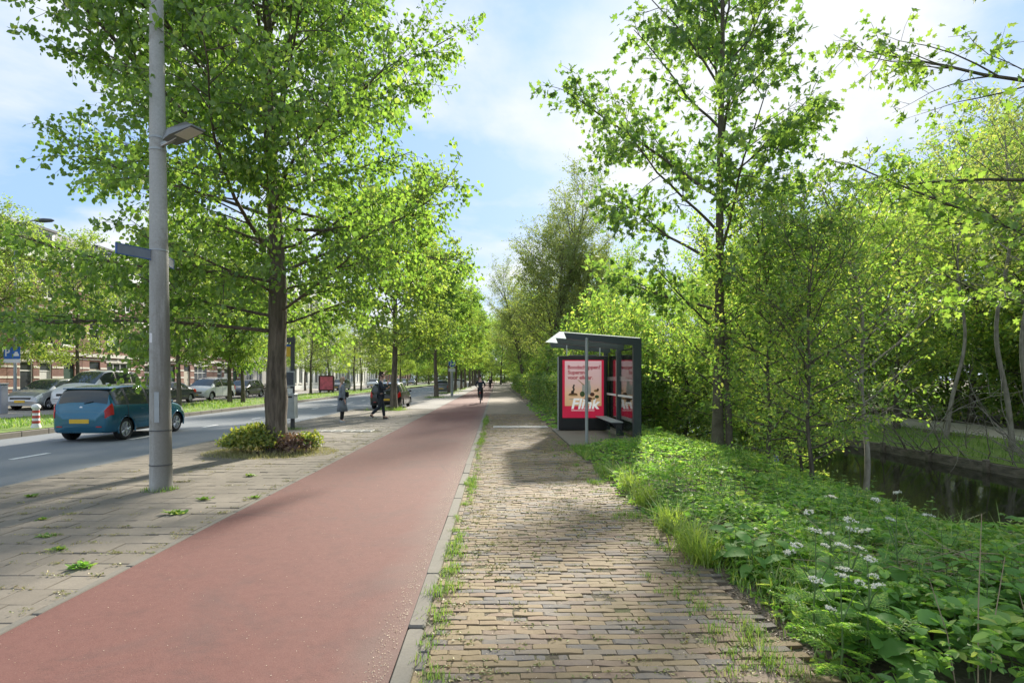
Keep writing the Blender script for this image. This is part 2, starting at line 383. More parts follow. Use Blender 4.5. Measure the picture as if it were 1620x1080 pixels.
M['roofglass'] = m_roofglass()
M['carglass'] = flat('car_glass', (0.035, 0.045, 0.045), 0.03, 0, 0.05, **{'Specular IOR Level': 0.7})
M['winglass'] = flat('window_glass', (0.045, 0.05, 0.055), 0.05, 0, 0.3, 0.4, **{'Specular IOR Level': 0.6})
M['curtain'] = flat('net_curtain', (0.55, 0.55, 0.52), 0.8, var=0.1)
def paintmat(name, c, metal=0.3, rough=0.28): return flat(name, c, rough, metal, 0.03, 3, **{'Coat Weight': 0.6, 'Coat Roughness': 0.05})

# ================================================================== THE SETTING
_gx = [-400, -29, -24.6, -18.9, -18.8, -13.92, -13.9, -7.41, -7.39, -3.3, 1.60, 1.72, 2.1, 3.2, 4.3, 5.2, 6.2, 7.1, 7.5, 12.9, 13.02, 13.06, 14.0, 15.2, 18.6, 30, 400]
_gz = [-.05, -.05, -.05, -.05, -.02, -.02, -.25, -.25, -.09, -.09, -.09, -.03, 0.0, .02, .0, -.16, -.5, -.95, -1.7, -1.7, -1.7, -.62, -.45, -.24, -.2, -.1, -.1]
def vnoise(x, y, s, seed=0):
    """cheap smooth value noise in -1..1, vectorised"""
    x = np.asarray(x, float)*s + seed*17.3; y = np.asarray(y, float)*s + seed*9.1
    xi = np.floor(x); yi = np.floor(y); fx = x-xi; fy = y-yi; fx = fx*fx*(3-2*fx); fy = fy*fy*(3-2*fy)
    def h(a, b):
        v = np.sin(a*127.1 + b*311.7 + seed*74.7)*43758.5453; return (v-np.floor(v))*2-1
    return (h(xi, yi)*(1-fx)+h(xi+1, yi)*fx)*(1-fy) + (h(xi, yi+1)*(1-fx)+h(xi+1, yi+1)*fx)*fy
def zg(x, y):
    z = np.interp(x, _gx, _gz)
    return z + np.where((np.asarray(x) > 2.0) & (np.asarray(x) < 6.8), 0.05*vnoise(x, y, 0.7, 3), 0)
def und(x, y): return 0.012*vnoise(x, y, 0.55, 5) + 0.005*vnoise(x, y, 2.1, 6)
def grid_mesh(name, xs, ys, zf):
    X, Y = np.meshgrid(xs, ys); Z = zf(X, Y) if callable(zf) else np.full(X.shape, zf)
    n = len(xs); idx = np.arange(X.size).reshape(X.shape)
    q = np.stack([idx[:-1, :-1], idx[:-1, 1:], idx[1:, 1:], idx[1:, :-1]], -1).reshape(-1, 4)
    return mesh_np(name, np.stack([X, Y, Z], -1).reshape(-1, 3), q, True)
gxs = sorted(set(_gx + list(np.arange(2.1, 7.2, 0.3))))
ground = struct(obj('ground', grid_mesh('ground', gxs, list(np.arange(-30, 60, 0.6)) + list(np.arange(60, 900, 20)), zg), M['soil']))
struct(obj('canal_water', grid_mesh('canal_water', [7.0, 13.03], np.arange(-30, 300, 5), -.86), M['water']))
# road with its lane dashes
RZ = -0.08
road = struct(obj('road', grid_mesh('road', [-13.9, -12, -10.2, -8.5, -7.4], np.arange(-30, 420, 6), RZ), M['road']))
dash = MB().box(-.06, .06, -.5, .5, 0, .004).mesh('lane_dash')
for k in range(24): obj('lane_dash', dash, M['paint'], road, (-10.15, 12.4+3.9*(k-1), RZ+.002))
# far side of the road: kerb, turf verge, service lane, pavement
fk = struct(thing('far_kerb', '', '')); del fk['label'], fk['category']
kst = MB().cbox(-.07, .07, -.495, .495, -.22, 0, .012).mesh('kerb_stone')
for k in range(80): obj('kerb_stone', kst, M['kerb'], fk, (-13.83, 11+k, .075))
struct(obj('grass_verge', grid_mesh('grass_verge', np.linspace(-18.7, -13.9, 9), np.arange(-30, 300, 1.5), lambda x, y: .02+.05*vnoise(x, y, .6, 2)+.05), M['turf']))
struct(obj('corner_pavement', grid_mesh('corner_pavement', [-14.75, -13.9], [0, 18.5], .082), M['paving2']))
struct(obj('service_lane', grid_mesh('service_lane', [-24.6, -18.7], np.arange(-30, 300, 10), .015), M['paving2']))
sk = struct(thing('lane_kerb', '', '')); del sk['label'], sk['category']
for k in range(70): obj('kerb_stone', kst, M['kerb'], sk, (-18.66, 20+k, .11))
struct(MB().box(-29.6, -24.6, -30, 300, -.06, .07).build('house_pavement', M['paving2']))

# near side: bike path
bike = struct(obj('bike_path', grid_mesh('bike_path', np.linspace(-3.13, -.575, 7), list(np.arange(-2, 40, .5))+list(np.arange(40, 420, 10)), lambda x, y: .5*und(x, y)), M['red']))
# edging stones on both sides of the bike path
ke = struct(thing('bike_path_kerb', '', '')); del ke['label'], ke['category']
for k in range(60):
    o = obj('kerb_stone', kst, M['kerb'], ke, (-.522+random.gauss(0, .003), 1.2+k, .004+float(und(-.5, 1.2+k))+random.gauss(0, .002)), (0, 0, random.gauss(0, .003))); o.scale = (.8, 1, 1)
ke2 = struct(thing('bike_path_edging', '', '')); del ke2['label'], ke2['category']
for k in range(60):
    o = obj('kerb_stone', kst, M['kerb'], ke2, (-3.17, 1.4+k, .003), (0, 0, random.gauss(0, .003))); o.scale = (.5, 1, 1)
kr = struct(thing('road_kerb', '', '')); del kr['label'], kr['category']
for k in range(70):
    y = 3+k
    o = obj('kerb_stone', kst, M['kerb'], kr, (-7.35 if y < 29.6 else -4.98, y, .0)); o.scale = (1, 1, 1)

def expand(tV, tF, pos, rz, scl, tilt=None):
    """many copies of a small template as one vertex/face array"""
    n = len(pos); c, s = np.cos(rz), np.sin(rz)
    V = tV[None]*scl[:, None, :]
    if tilt is not None: V[:, :, 2] += V[:, :, 0]*tilt[:, 0:1] + V[:, :, 1]*tilt[:, 1:2]
    x = V[:, :, 0]*c[:, None]-V[:, :, 1]*s[:, None]; y = V[:, :, 0]*s[:, None]+V[:, :, 1]*c[:, None]
    V = np.stack([x, y, V[:, :, 2]], -1)+pos[:, None, :]
    F = (tF[None]+np.arange(n)[:, None, None]*len(tV)).reshape(-1, tF.shape[1])
    return V.reshape(-1, 3), F
def slab_template(b, h, jitter=0, seed=0):
    r = np.random.default_rng(seed)
    top = np.array([(-.5+b, -.5+b*5, 0), (.5-b, -.5+b*5, 0), (.5-b, .5-b*5, 0), (-.5+b, .5-b*5, 0)])
    mid = np.array([(-.5, -.5, -.006), (.5, -.5, -.006), (.5, .5, -.006), (-.5, .5, -.006)]); bot = mid.copy(); bot[:, 2] = -h
    if jitter:
        j = r.normal(0, jitter, (4, 3))*[.12, 1, .03]; top += j; mid += j; bot += j
    V = np.concatenate([top, mid, bot]); F = [(0, 1, 2, 3)]
    for a in (0, 4):
        for i in range(4): F.append((a+i, a+4+i, a+4+(i+1) % 4, a+(i+1) % 4))
    return V, np.array(F)
def wavy_brick(seed):
    """worn brick: uneven long edges, rounded corners"""
    r = np.random.default_rng(500+seed); n = 5; xs = np.array([-.5, -.44, r.uniform(-.15, .15), .44, .5]); cor = np.array([.05, .008, 0, .008, .05])
    lo = -.5+cor+r.normal(0, .03, n); hi = .5-cor+r.normal(0, .03, n); zt = r.normal(0, .0016, n)-cor*.03; V = []
    for z, ins, xi in ((0, .035, .992), (-.003, .0, 1.0), (-.05, .0, 1.0)):
        for i in range(n): V.append((xs[i]*xi, lo[i]+ins, z+(zt[i] if z == 0 else 0)))
        for i in range(n): V.append((xs[i]*xi, hi[i]-ins, z+(zt[i]+r.normal(0, .0008) if z == 0 else 0)))
    F = [(i, i+1, n+i+1, n+i) for i in range(n-1)]
    for a in (0, 2*n):
        for i in range(n-1): F += [(a+i, a+2*n+i, a+2*n+i+1, a+i+1), (a+n+i+1, a+3*n+i+1, a+3*n+i, a+n+i)]
        F += [(a, a+n, a+3*n, a+2*n), (a+2*n-1, a+n-1, a+3*n-1, a+4*n-1)]
    return np.array(V), np.array(F)
def in_view(P):
    u = 785+900*P[:, 0]/P[:, 1]; v = 598+900*(CAM_H-P[:, 2])/P[:, 1]
    return (u > -15) & (u < 1635) & (v < 1095) & (P[:, 1] > 1)
def lay(parent, name, mat, pos, rz, scl, tilt, tmpl, n_single, stuff_name, far_t=None):
    """the n_single pieces that show largest become objects, the rest one mesh"""
    vis = in_view(pos); key = np.where(vis, pos[:, 1], 1e6); order = np.argsort(key); one = order[:n_single]; rest = order[n_single:]
    mes = []
    for (V, F) in tmpl: mes.append(V)
    cache = {}
    for i in one:
        k = int(i) % len(tmpl)
        if k not in cache:
            V, F = tmpl[k]; me = mesh_np(name, V, F); me.materials.append(mat); cache[k] = me
        o = bpy.data.objects.new(name, cache[k]); COL.objects.link(o); o.parent = parent; o.location = pos[i]; o.scale = scl[i]; o.rotation_euler = (math.atan(tilt[i, 1]), -math.atan(tilt[i, 0]), rz[i])
    Vs, Fs, off = [], [], 0
    for k, (tV, tF) in enumerate(tmpl):
        s = rest[rest % len(tmpl) == k]
        if not len(s): continue
        if far_t is not None:
            fs = s[pos[s, 1] > 9]; s = s[pos[s, 1] <= 9]
            if len(fs): V, F = expand(far_t[0], far_t[1], pos[fs], rz[fs], scl[fs], tilt[fs]); Vs.append(V); Fs.append(F+off); off += len(V)
            if not len(s): continue
        V, F = expand(tV, tF, pos[s], rz[s], scl[s], tilt[s]); Vs.append(V); Fs.append(F+off); off += len(V)
    stuff(obj(stuff_name, mesh_np(stuff_name, np.concatenate(Vs), np.concatenate(Fs)), mat, parent))

# brick footpath: joints below, courses of long narrow bricks on top
def m_farbrick():
    t = NT('far_brick_courses'); p = t.wpos()
    b = t.n('ShaderNodeTexBrick', {'Vector': p, 'Color1': (0.22, 0.175, 0.12), 'Color2': (0.155, 0.12, 0.095), 'Mortar': (0.12, 0.115, 0.06), 'Scale': 1.0, 'Mortar Size': .006, 'Brick Width': .206, 'Row Height': .068})
    c = t.mix(t.ramp(t.noise(1.3, 5, .6, p), [(.4, 0.), (.75, .55)]), b.outputs[0], (0.25, 0.205, 0.145))
    return t.pbr(c, .9)
path = struct(obj('brick_path', grid_mesh('brick_path', np.linspace(-.47, 1.74, 34), list(np.arange(0, 26, .12)), lambda x, y: und(x, y)-.0055+.002*vnoise(x, y, 9, 15)), M['joint']))
struct(obj('brick_path_far', grid_mesh('brick_path_far', np.linspace(-.47, 1.9, 4), np.arange(25.75, 420, 10), -.003), m_farbrick()))
pos = []; scl = []
yrow = 1.6; r_i = 0
rr = np.random.default_rng(3)
while yrow < 25.7:
    x = -.40 + (0.0 if r_i % 2 else -.1) + rr.normal(0, .012)
    xr = 1.66+.10*float(vnoise(0, yrow, .8, 8))
    bend = lambda q: .03*float(vnoise(q, yrow, .7, 12))+.012*float(vnoise(q, yrow, 2.6, 13))
    while x < xr:
        L = rr.normal(.205, .007)
        x0 = max(x, -.395); x1 = x+L
        if x1-x0 > .05:
            cx = (x0+x1)/2; pos.append((cx, yrow+bend(cx)+rr.normal(0, .002), 0)); scl.append((x1-x0-.003, .0615+rr.normal(0, .002), 1))
        x = x1
    yrow += .0685; r_i += 1
pos = np.array(pos); scl = np.array(scl)
pos[:, 2] = und(pos[:, 0], pos[:, 1])+rr.normal(0, .0026, len(pos))
slope = (vnoise(pos[:, 0]+.1, pos[:, 1], .7, 12)-vnoise(pos[:, 0]-.1, pos[:, 1], .7, 12))*.03/.2
lay(path, 'brick', M['brick'], pos, slope+rr.normal(0, .012, len(pos)), scl, rr.normal(0, .009, (len(pos), 2))*[1, 1.6], [wavy_brick(s) for s in range(9)], 300, 'brick_courses', slab_template(.012, .05, .03, 1))
# gutter course: stretchers laid along the kerb
gp = np.array([(-.432+rr.normal(0, .003), 1.6+.21*k, float(und(-.43, 1.6+.21*k))-.002) for k in range(110)])
gv, gf = slab_template(.03, .05, .05, 77)
V, F = expand(gv, gf, gp, np.full(len(gp), PI/2), np.tile([.204, .06, 1.0], (len(gp), 1)), rr.normal(0, .012, (len(gp), 2)))
stuff(obj('gutter_bricks', mesh_np('gutter_bricks', V, F), M['brick'], path))

# tiled pavement between bike path and road
TREE1 = px(437, 714)
pav = struct(obj('pavement', grid_mesh('pavement', np.linspace(-7.29, -3.2, 14), np.arange(0, 30.01, .5), lambda x, y: .7*und(x, y)-.010), M['joint']))
struct(obj('pavement_far', grid_mesh('pavement_far', np.linspace(-4.92, -3.2, 4), list(np.arange(30, 60, 2))+list(np.arange(60, 420, 20)), -.006), M['paving2']))
struct(obj('parking_bay', grid_mesh('parking_bay', [-7.4, -5.05], np.arange(29.8, 400, 10), -.07), M['paving2']))
struct(MB().box(-7.42, -4.92, 29.55, 29.8, -.2, .006).build('bay_kerb', M['kerb']))
pos = []
r_i = 0; y = 1.8
while y < 29.5:
    x = -7.12-(.151 if r_i % 2 else 0)
    while x-.15 < -3.23:
        x0 = max(x-.15, -7.28); x1 = min(x+.15, -3.205)
        if x1-x0 > .02 and (abs(x-TREE1[0]) > .8 or abs(y-TREE1[1]) > .8) and not (17.2 < y < 17.8 and -5.6 < x < -3.6):
            pos.append(((x0+x1)/2, y, 0, x1-x0-.004))
        x += .303
    y += .303; r_i += 1
pos = np.array(pos); scl = np.stack([pos[:, 3], np.full(len(pos), .298), np.ones(len(pos))], -1); pos = pos[:, :3].copy()
pos[:, 2] = .7*und(pos[:, 0], pos[:, 1])+rr.normal(0, .0022, len(pos))
lay(pav, 'paving_tile', M['tile'], pos, rr.normal(0, .006, len(pos)), scl, rr.normal(0, .008, (len(pos), 2)), [slab_template(.004, .05, .004, s) for s in range(5)], 300, 'paving_tiles_far')
# white tactile guide tiles leading to the stop
gt = MB().cbox(-.146, .146, -.146, .146, -.04, .004, .006)
for k in range(5): gt.box(-.13, .13, -.12+k*.055, -.095+k*.055, .004, .009)
gtm = gt.mesh('guide_tile')
g1 = struct(thing('guide_strip', '', '')); del g1['label'], g1['category']
for k in range(6):
    for j in range(2): obj('guide_tile', gtm, M['guide'], g1, (-5.45+.3*k, 17.4+.3*j, .006))
for k in range(6):
    for j in range(2): obj('guide_tile', gtm, M['guide'], g1, (.05+.3*k, 18.6+.3*j, .022))

# canal: timber bank, far lawn and park path
tb = thing('timber_bank', 'low weathered timber retaining edge along the far side of the canal', 'bank edging')
pl = MB().cbox(-.03, .03, -.98, .98, -.30, 0, .008).mesh('plank'); po = MB().cbox(-.06, .06, -.06, .06, -1.2, .06, .01).mesh('post')
for k in range(26):
    obj('plank', pl, M['timber'], tb, (13.0, 4+2*k, -.60+random.gauss(0, .01)))
    obj('post', po, M['timber'], tb, (12.92, 5+2*k, -.58+random.gauss(0, .02)))
struct(obj('canal_lawn', grid_mesh('canal_lawn', np.linspace(13.06, 15.4, 6), np.arange(-10, 120, 2), lambda x, y: np.interp(x, _gx, _gz)+.02+.02*vnoise(x, y, .8, 4)), M['turf']))
struct(obj('park_path', grid_mesh('park_path', np.linspace(15.4, 18.4, 4), np.arange(-10, 120, 5), lambda x, y: np.interp(x, _gx, _gz)+.03), M['parkpath']))
struct(obj('wood_floor', grid_mesh('wood_floor', np.linspace(18.4, 80, 12), np.arange(-10, 200, 6), lambda x, y: np.interp(x, _gx, _gz)+.02+.1*vnoise(x, y, .2, 4)), M['turf']))

# ================================================================== TREES
def unit(v): v = np.asarray(v, float); return v/(np.linalg.norm(v)+1e-9)
def leaf_template(kind):
    if kind == 'heart':
        V = [(0, 0, 0), (.30, .42, .10), (.74, .27, .07), (1, 0, -.04), (.74, -.27, .07), (.30, -.42, .10)]; F = [(0, 3, 2, 1), (0, 5, 4, 3)]
    elif kind == 'oval':
        V = [(0, 0, 0), (.35, .25, .06), (.75, .18, .04), (1, 0, -.03), (.75, -.18, .04), (.35, -.25, .06)]; F = [(0, 3, 2, 1), (0, 5, 4, 3)]
    elif kind == 'maple':
        V = [(0, 0, 0), (-.10, .22, .02), (.12, .46, .06), (.28, .26, .02), (.62, .48, .03), (.60, .18, .0), (1, 0, -.08), (.60, -.18, .0), (.62, -.48, .03), (.28, -.26, .02), (.12, -.46, .06), (-.10, -.22, .02)]
        F = [(0, 3, 2, 1), (0, 11, 10, 9), (0, 5, 4, 3), (0, 9, 8, 7), (0, 7, 6, 5)]
    return np.array(V, float), np.array(F)
def place_leaves(P, T, N, S, kind, cup=1.0):
    """P positions, T tip directions, N normals, S sizes"""
    tV, tF = leaf_template(kind)
    T = T/(np.linalg.norm(T, axis=1, keepdims=True)+1e-9)
    B = np.cross(N, T); B /= np.linalg.norm(B, axis=1, keepdims=True)+1e-9; N = np.cross(T, B)
    V = P[:, None, :]+S[:, None, None]*(tV[None, :, 0:1]*T[:, None, :]+tV[None, :, 1:2]*B[:, None, :]+tV[None, :, 2:3]*cup*N[:, None, :])
    n = len(P); F = (tF[None]+np.arange(n)[:, None, None]*len(tV)).reshape(-1, tF.shape[1])
    return V.reshape(-1, 3), F
class Wood:
    """polylines sorted by point count and sides, turned to tubes in one go"""
    def __init__(s): s.g = {}
    def add(s, pts, rad, sides): s.g.setdefault((len(pts), sides), []).append((pts, rad))
    def mesh(s, name):
        Vs, Fs, off = [], [], 0
        for (k, sd), L in s.g.items():
            V, F = tube_np(np.array([a for a, b in L]), np.array([b for a, b in L]), sd); Vs.append(V); Fs.append(F+off); off += len(V)
        return mesh_np(name, np.concatenate(Vs), np.concatenate(Fs), True)
def curve(r, p, d, L, n, up=0.0, wob=0.1):
    p = np.array(p, float); d = unit(d); pts = [p.copy()]; st = L/n
    for i in range(n):
        d = d+np.array((r.normal(0, wob), r.normal(0, wob), r.normal(0, wob)+up/n)); d /= math.sqrt(d[0]*d[0]+d[1]*d[1]+d[2]*d[2])
        p = p+d*st; pts.append(p)
    return np.array(pts)
def tree_mesh(seed, H=12, r0=.25, z0=2.5, rad=lambda t: 4*math.sin(PI*min(1, .15+.8*t)), nprim=36, el=(8, 62), nsec=9, ntw=6, nleaf=9, leaf=.09, kind='heart',
              wob=.03, lean=(0, 0), twl=.55, droop=.35, up=.25, sides=10, stems=1, leafspread=.12, flat_n=.5, top=.97, fork=None, bulge=0.0, secL=.5, lmin=0.0, flare=.35, bias=(0.0, 0.0)):
    r = np.random.default_rng(seed); W = Wood(); LP = []; LD = []
    for stem in range(stems):
        # trunk
        nt_ = 26; zs = np.linspace(0, 1, nt_); ph = r.uniform(0, 6.28, 4)
        bx = np.array([lean[0], lean[1]], float)+(r.normal(0, .12, 2) if stems > 1 else 0)
        if stems > 1: bx = bx + .16*np.array([math.cos(stem*2.3), math.sin(stem*2.3)])
        Hs = H*(1 if stem == 0 else r.uniform(.7, .98))
        tr = np.stack([bx[0]*Hs*zs+wob*Hs*.3*np.sin(zs*5+ph[0])*zs+wob*.8*np.sin(zs*14+ph[1])*zs**.5, bx[1]*Hs*zs+wob*Hs*.3*np.sin(zs*4+ph[2])*zs+wob*.8*np.sin(zs*12+ph[3])*zs**.5, Hs*zs**1.15*1.0], -1)
        if stems > 1: tr[:, :2] += r.normal(0, .18, 2)
        rr_ = r0*(1-zs)**.75*.96+.008; rr_ = rr_*(1+flare*np.exp(-tr[:, 2]/.35))
        if stem: rr_ *= r.uniform(.55, .85)
        if bulge: rr_ *= 1+bulge*np.exp(-((tr[:, 2]-1.25)/.22)**2)+bulge*.8*np.exp(-((tr[:, 2]-3.3)/.3)**2)
        tr[0, 2] = -.15
        W.add(tr, rr_, sides)
        def on_trunk(z):
            return np.array([np.interp(z, tr[:, 2], tr[:, i]) for i in range(3)]), float(np.interp(z, tr[:, 2], rr_))
        az = r.uniform(0, 6.28)
        for k in range(nprim):
            t = (k+r.uniform(.1, .9))/nprim
            z = z0+(Hs*top-z0)*t; p, rt = on_trunk(z)
            az += 2.39996+r.normal(0, .35)
            e = R(el[0]+(el[1]-el[0])*t+r.normal(0, 7))
            L = max(.25, rad(t)*r.uniform(.72, 1.18)/max(.35, math.cos(e*.7)))*(1+bias[0]*math.cos(az-bias[1]))
            d = (math.cos(az)*math.cos(e), math.sin(az)*math.cos(e), math.sin(e))
            np_ = 9; P = curve(r, p, d, L, np_-1, up, .07+.02*wob)
            rp = min(rt*.5, .006+.0072*L)*np.linspace(1, .12, np_)**.9+.003
            W.add(P, rp, 6)
            dist = np.linspace(0, 1, np_); n2 = max(2, int(nsec*L/3.5+.5))
            for j in range(n2):
                s = .16+.84*(j+r.uniform(0, 1))/n2
                if s < lmin and t < .6: continue
                q = np.array([np.interp(s, dist, P[:, i]) for i in range(3)]); i0 = min(np_-2, int(s*(np_-1))); dd = unit(P[i0+1]-P[i0])
                sd = unit(np.cross(dd, (0, 0, 1)))*(1 if (j % 2) else -1)
                d2 = unit(dd*r.uniform(.5, 1.0)+sd*r.uniform(.5, 1.1)+np.array((0, 0, r.normal(.05, .35))))
                L2 = max(.22, secL*L*(1.08-.75*s)*r.uniform(.6, 1.2)); L2 = min(L2, 2.4)
                P2 = curve(r, q, d2, L2, 5, up*.6-droop*.5, .12)
                W.add(P2, np.linspace(.006+.005*L2, .0025, 6), 4)
                m = max(2, int(ntw*L2/1.1+.5)); dist2 = np.linspace(0, 1, 6)
                for u in range(m):
                    s2 = .15+.85*(u+r.uniform(0, 1))/m
                    q2 = np.array([np.interp(s2, dist2, P2[:, i]) for i in range(3)]); i1 = min(4, int(s2*5)); d1 = P2[i1+1]-P2[i1]
                    d3 = unit(unit(d1)*.7+r.normal(0, .6, 3)+np.array((0, 0, -droop*.4)))
                    L3 = twl*r.uniform(.5, 1.15)
                    P3 = curve(r, q2, d3, L3, 2, -droop, .12)
                    if r.uniform() < .6: W.add(P3, np.array([.0045, .0035, .002]), 3)
                    nl = max(1, int(nleaf*r.uniform(.6, 1.3)))
                    f = r.uniform(.1, 1.05, nl)*2; ii = np.minimum(1, f.astype(int)); fr = (f-ii)[:, None]
                    LP.append(P3[ii]*(1-fr)+P3[ii+1]*fr); LD.append(np.tile(d3, (nl, 1)))
    P = np.concatenate(LP); D = np.concatenate(LD); n = len(P)
    P = P+r.normal(0, leafspread*.5, (n, 3))
    T = D*.5+r.normal(0, .6, (n, 3))+np.array((0, 0, -droop*1.6)); N = r.normal(0, 1, (n, 3))+np.array((0, 0, 1.0-flat_n))
    S = leaf*r.uniform(.6, 1.25, n)
    V, F = place_leaves(P, T, N, S, kind)
    return W.mesh('trunk'), mesh_np('crown', V, F), n
def make_tree(name, label, loc, rz, meshes, bark, leafm, group=None, scale=1.0):
    t = thing(name, label, 'tree', loc, rz, group)
    obj('trunk', meshes[0], bark, t); obj('crown', meshes[1], leafm, t)
    t.scale = (scale,)*3 if np.isscalar(scale) else scale
    return t
def crown_lime(t): return 4.5*(math.sin(PI*(.29+.55*t))**.8)*(1.0 if t < .75 else 1-(t-.75)*1.6)+.25
LIME0 = tree_mesh(11, 13.2, .23, 2.5, crown_lime, 62, (4, 66), 14, 8, 10, .102, 'heart', .05, (-.006, .0), .55, .5, .05, 16, bulge=.22, flat_n=.6, flare=.25, bias=(.20, PI-.3))
make_tree('linden_tree', 'big leafy linden with burred dark trunk rising from a low shrub beside the lamp post', (TREE1[0], TREE1[1], 0), 0.3, LIME0, M['bark'], M['lime'])
def crown_b(t): return 3.7*(math.sin(PI*(.2+.66*t))**.8)*(1.0 if t < .75 else 1-(t-.75)*1.8)+.2
LIMEB = tree_mesh(21, 10.5, .17, 2.6, crown_b, 38, (10, 62), 10, 8, 9, .15, 'heart', .05, (0, 0), .6, .4, .3, 10, flat_n=.6)
LIMEC = tree_mesh(22, 11, .18, 2.7, crown_b, 36, (10, 64), 10, 8, 9, .16, 'heart', .06, (.005, 0), .6, .4, .3, 10, flat_n=.6)
AV = [(-5.2, 29.0, 'B', 'yellow-green linden behind the walking man, trunk in front of the black hatchback'),
      (-5.0, 47.5, 'C', 'linden next before the round blue sign on the bike path side'),
      (-5.1, 61.5, 'B', 'linden just past the round blue sign, thick short trunk'),
      (-5.1, 71, 'C', 'linden of the avenue row, second past the round blue sign'),
      (-5.0, 82, 'B', 'linden of the avenue row, third past the round blue sign'),
      (-5.1, 94, 'C', 'linden of the avenue row, fourth past the round blue sign')]
for i, (x, y, k, lb) in enumerate(AV):
    make_tree('linden_tree', lb, (x, y, 0), i*1.3+.4, LIMEB if k == 'B' else LIMEC, M['bark'], M['lime2'] if i else M['yellowgreen'], 'lindens along the bike path', [1.0, 1.03, 1.05, 1.08, 1.08, 1.1][i])
for i in range(9):
    make_tree('linden_tree', '%s of the distant lindens far down the avenue row beside the bike path' % ['first', 'second', 'third', 'fourth', 'fifth', 'sixth', 'seventh', 'eighth', 'ninth'][i], (-5.1+random.gauss(0, .2), 106+i*12, 0), i*2.1, LIMEB if i % 2 else LIMEC, M['bark'], M['lime2'], 'far lindens along the bike path', 1.3)
# rows across the road
def crown_y(t): return 3.3*(math.sin(PI*(.25+.6*t))**.7)+.15
YEL = tree_mesh(31, 8.6, .13, 2.3, crown_y, 30, (0, 55), 11, 8, 10, .135, 'oval', .07, (0, 0), .6, .15, .35, 8, flat_n=.7)
YEL2 = tree_mesh(32, 9.2, .13, 2.4, crown_y, 28, (0, 50), 9, 7, 4, .11, 'oval', .07, (0, 0), .65, .1, .25, 8, flat_n=.7)
far = [(-26.9, 29.4, 'Y', 'yellowgreen', 1.05, 'bright yellow-green tree rising behind the silver car near the parking sign'),
       (-25.2, 34.2, 'Y', 'yellowgreen', 1.02, 'yellow-green tree in front of the brick houses behind the white people carrier'),
       (-17.3, 31.0, 'B', 'lime2', .8, 'green street tree between the lamp post and the dark blue car on the grass verge'),
       (-17.0, 36.3, 'B', 'lime2', .82, 'first of two close-set trees on the grass verge by the white crossover'),
       (-16.6, 37.3, 'C', 'lime2', .72, 'second of two close-set trees on the grass verge by the white crossover'),
       (-17.6, 54, 'Z', 'olive', .95, 'thin tree with sparse olive leaves on the verge across from the litter bin'),
       (-16.7, 67, 'Z', 'yellowgreen', .95, 'first of two thin trees on the verge behind the woman in the grey coat'),
       (-16.5, 69.5, 'Z', 'yellowgreen', .9, 'second of two thin trees on the verge behind the woman in the grey coat'),
       (-18.0, 46.5, 'Y', 'yellowgreen', .9, 'fresh yellow-green tree on the verge seen just left of the linden trunk'),
       (-17.8, 60.5, 'Y', 'yellowgreen', .9, 'fresh yellow-green tree on the verge beside the pink poster case'),
       (-24.5, 73, 'Y', 'lime2', 1.0, 'green tree on the pavement before the white building'),
       (-17.2, 84, 'B', 'lime2', .75, 'verge tree seen between the walking man and the avenue trunk')]
MS = {'B': LIMEB, 'C': LIMEC, 'Y': YEL, 'Z': YEL2}
for i, (x, y, k, m, s, lb) in enumerate(far):
    make_tree('street_tree', lb, (x, y, .03), i*1.7+.3, MS[k], M['bark3'], M[m], 'street trees across the road', s)
for i in range(10):
    make_tree('street_tree', '%s of the distant street trees far along the verge across the road' % ['first', 'second', 'third', 'fourth', 'fifth', 'sixth', 'seventh', 'eighth', 'ninth', 'tenth'][i], (-17+random.gauss(0, .5), 97+i*13, .03), i*1.9, [LIMEB, YEL, LIMEC][i % 3], M['bark3'], M['lime2'], 'far street trees across the road', .9)
for i in range(6):
    make_tree('street_tree', '%s of the distant trees among the far house fronts' % ['first', 'second', 'third', 'fourth', 'fifth', 'sixth'][i], (-26+random.gauss(0, .6), 100+i*22, .03), i*2.9, [YEL, LIMEC][i % 2], M['bark3'], M['yellowgreen'] if i % 2 else M['lime2'], 'trees by the far house fronts', 1.0)

# the maple on the verge
def crown_m(t): return (3.1 if t < .25 else 3.1-1.9*(t-.25)/.75)*(.75+.5*min(1, t*4)*.5)
MAP = tree_mesh(42, 12.0, .11, 2.0, crown_m, 34, (20, 68), 12, 7, 10, .125, 'maple', .035, (-.004, 0), .5, .35, .15, 14, flat_n=.55, leafspread=.16, lmin=.25, bias=(.18, PI-4.1))
MX, MY = px(1136, 722)
mt = make_tree('maple_tree', 'young maple with smooth grey-green double trunk on the green verge past the bus shelter', (MX, MY, 0.0), 4.1, MAP, M['bark2'], M['maple'])
W2 = Wood(); r2 = np.random.default_rng(5)
W2.add(np.array([(.22, -.03, -.1), (.215, -.03, .5), (.20, -.03, 1.0), (.16, -.02, 1.5), (.19, -.02, 2.0), (.12, 0, 2.7), (.05, 0, 3.2)]), np.array([.085, .07, .065, .062, .058, .05, .03]), 10)
o = obj('side_stem', W2.mesh('side_stem'), M['bark2'], mt); o.rotation_euler = (0, 0, -4.1)
# maple overhanging from outside the frame at the top right
def crown_o(t): return 4.3*(math.sin(PI*(.3+.5*t))**.7)
OVR = tree_mesh(51, 11.5, .2, 3.0, crown_o, 26, (10, 60), 10, 6, 6, .12, 'maple', .04, (0, 0), .5, .3, .2, 10, flat_n=.5, lmin=.3)
make_tree('maple_tree', 'maple reaching its branches over the bank into the upper right sky', (9.9, 8.3, -1.0), 1.1, OVR, M['bark3'], M['maple2'])

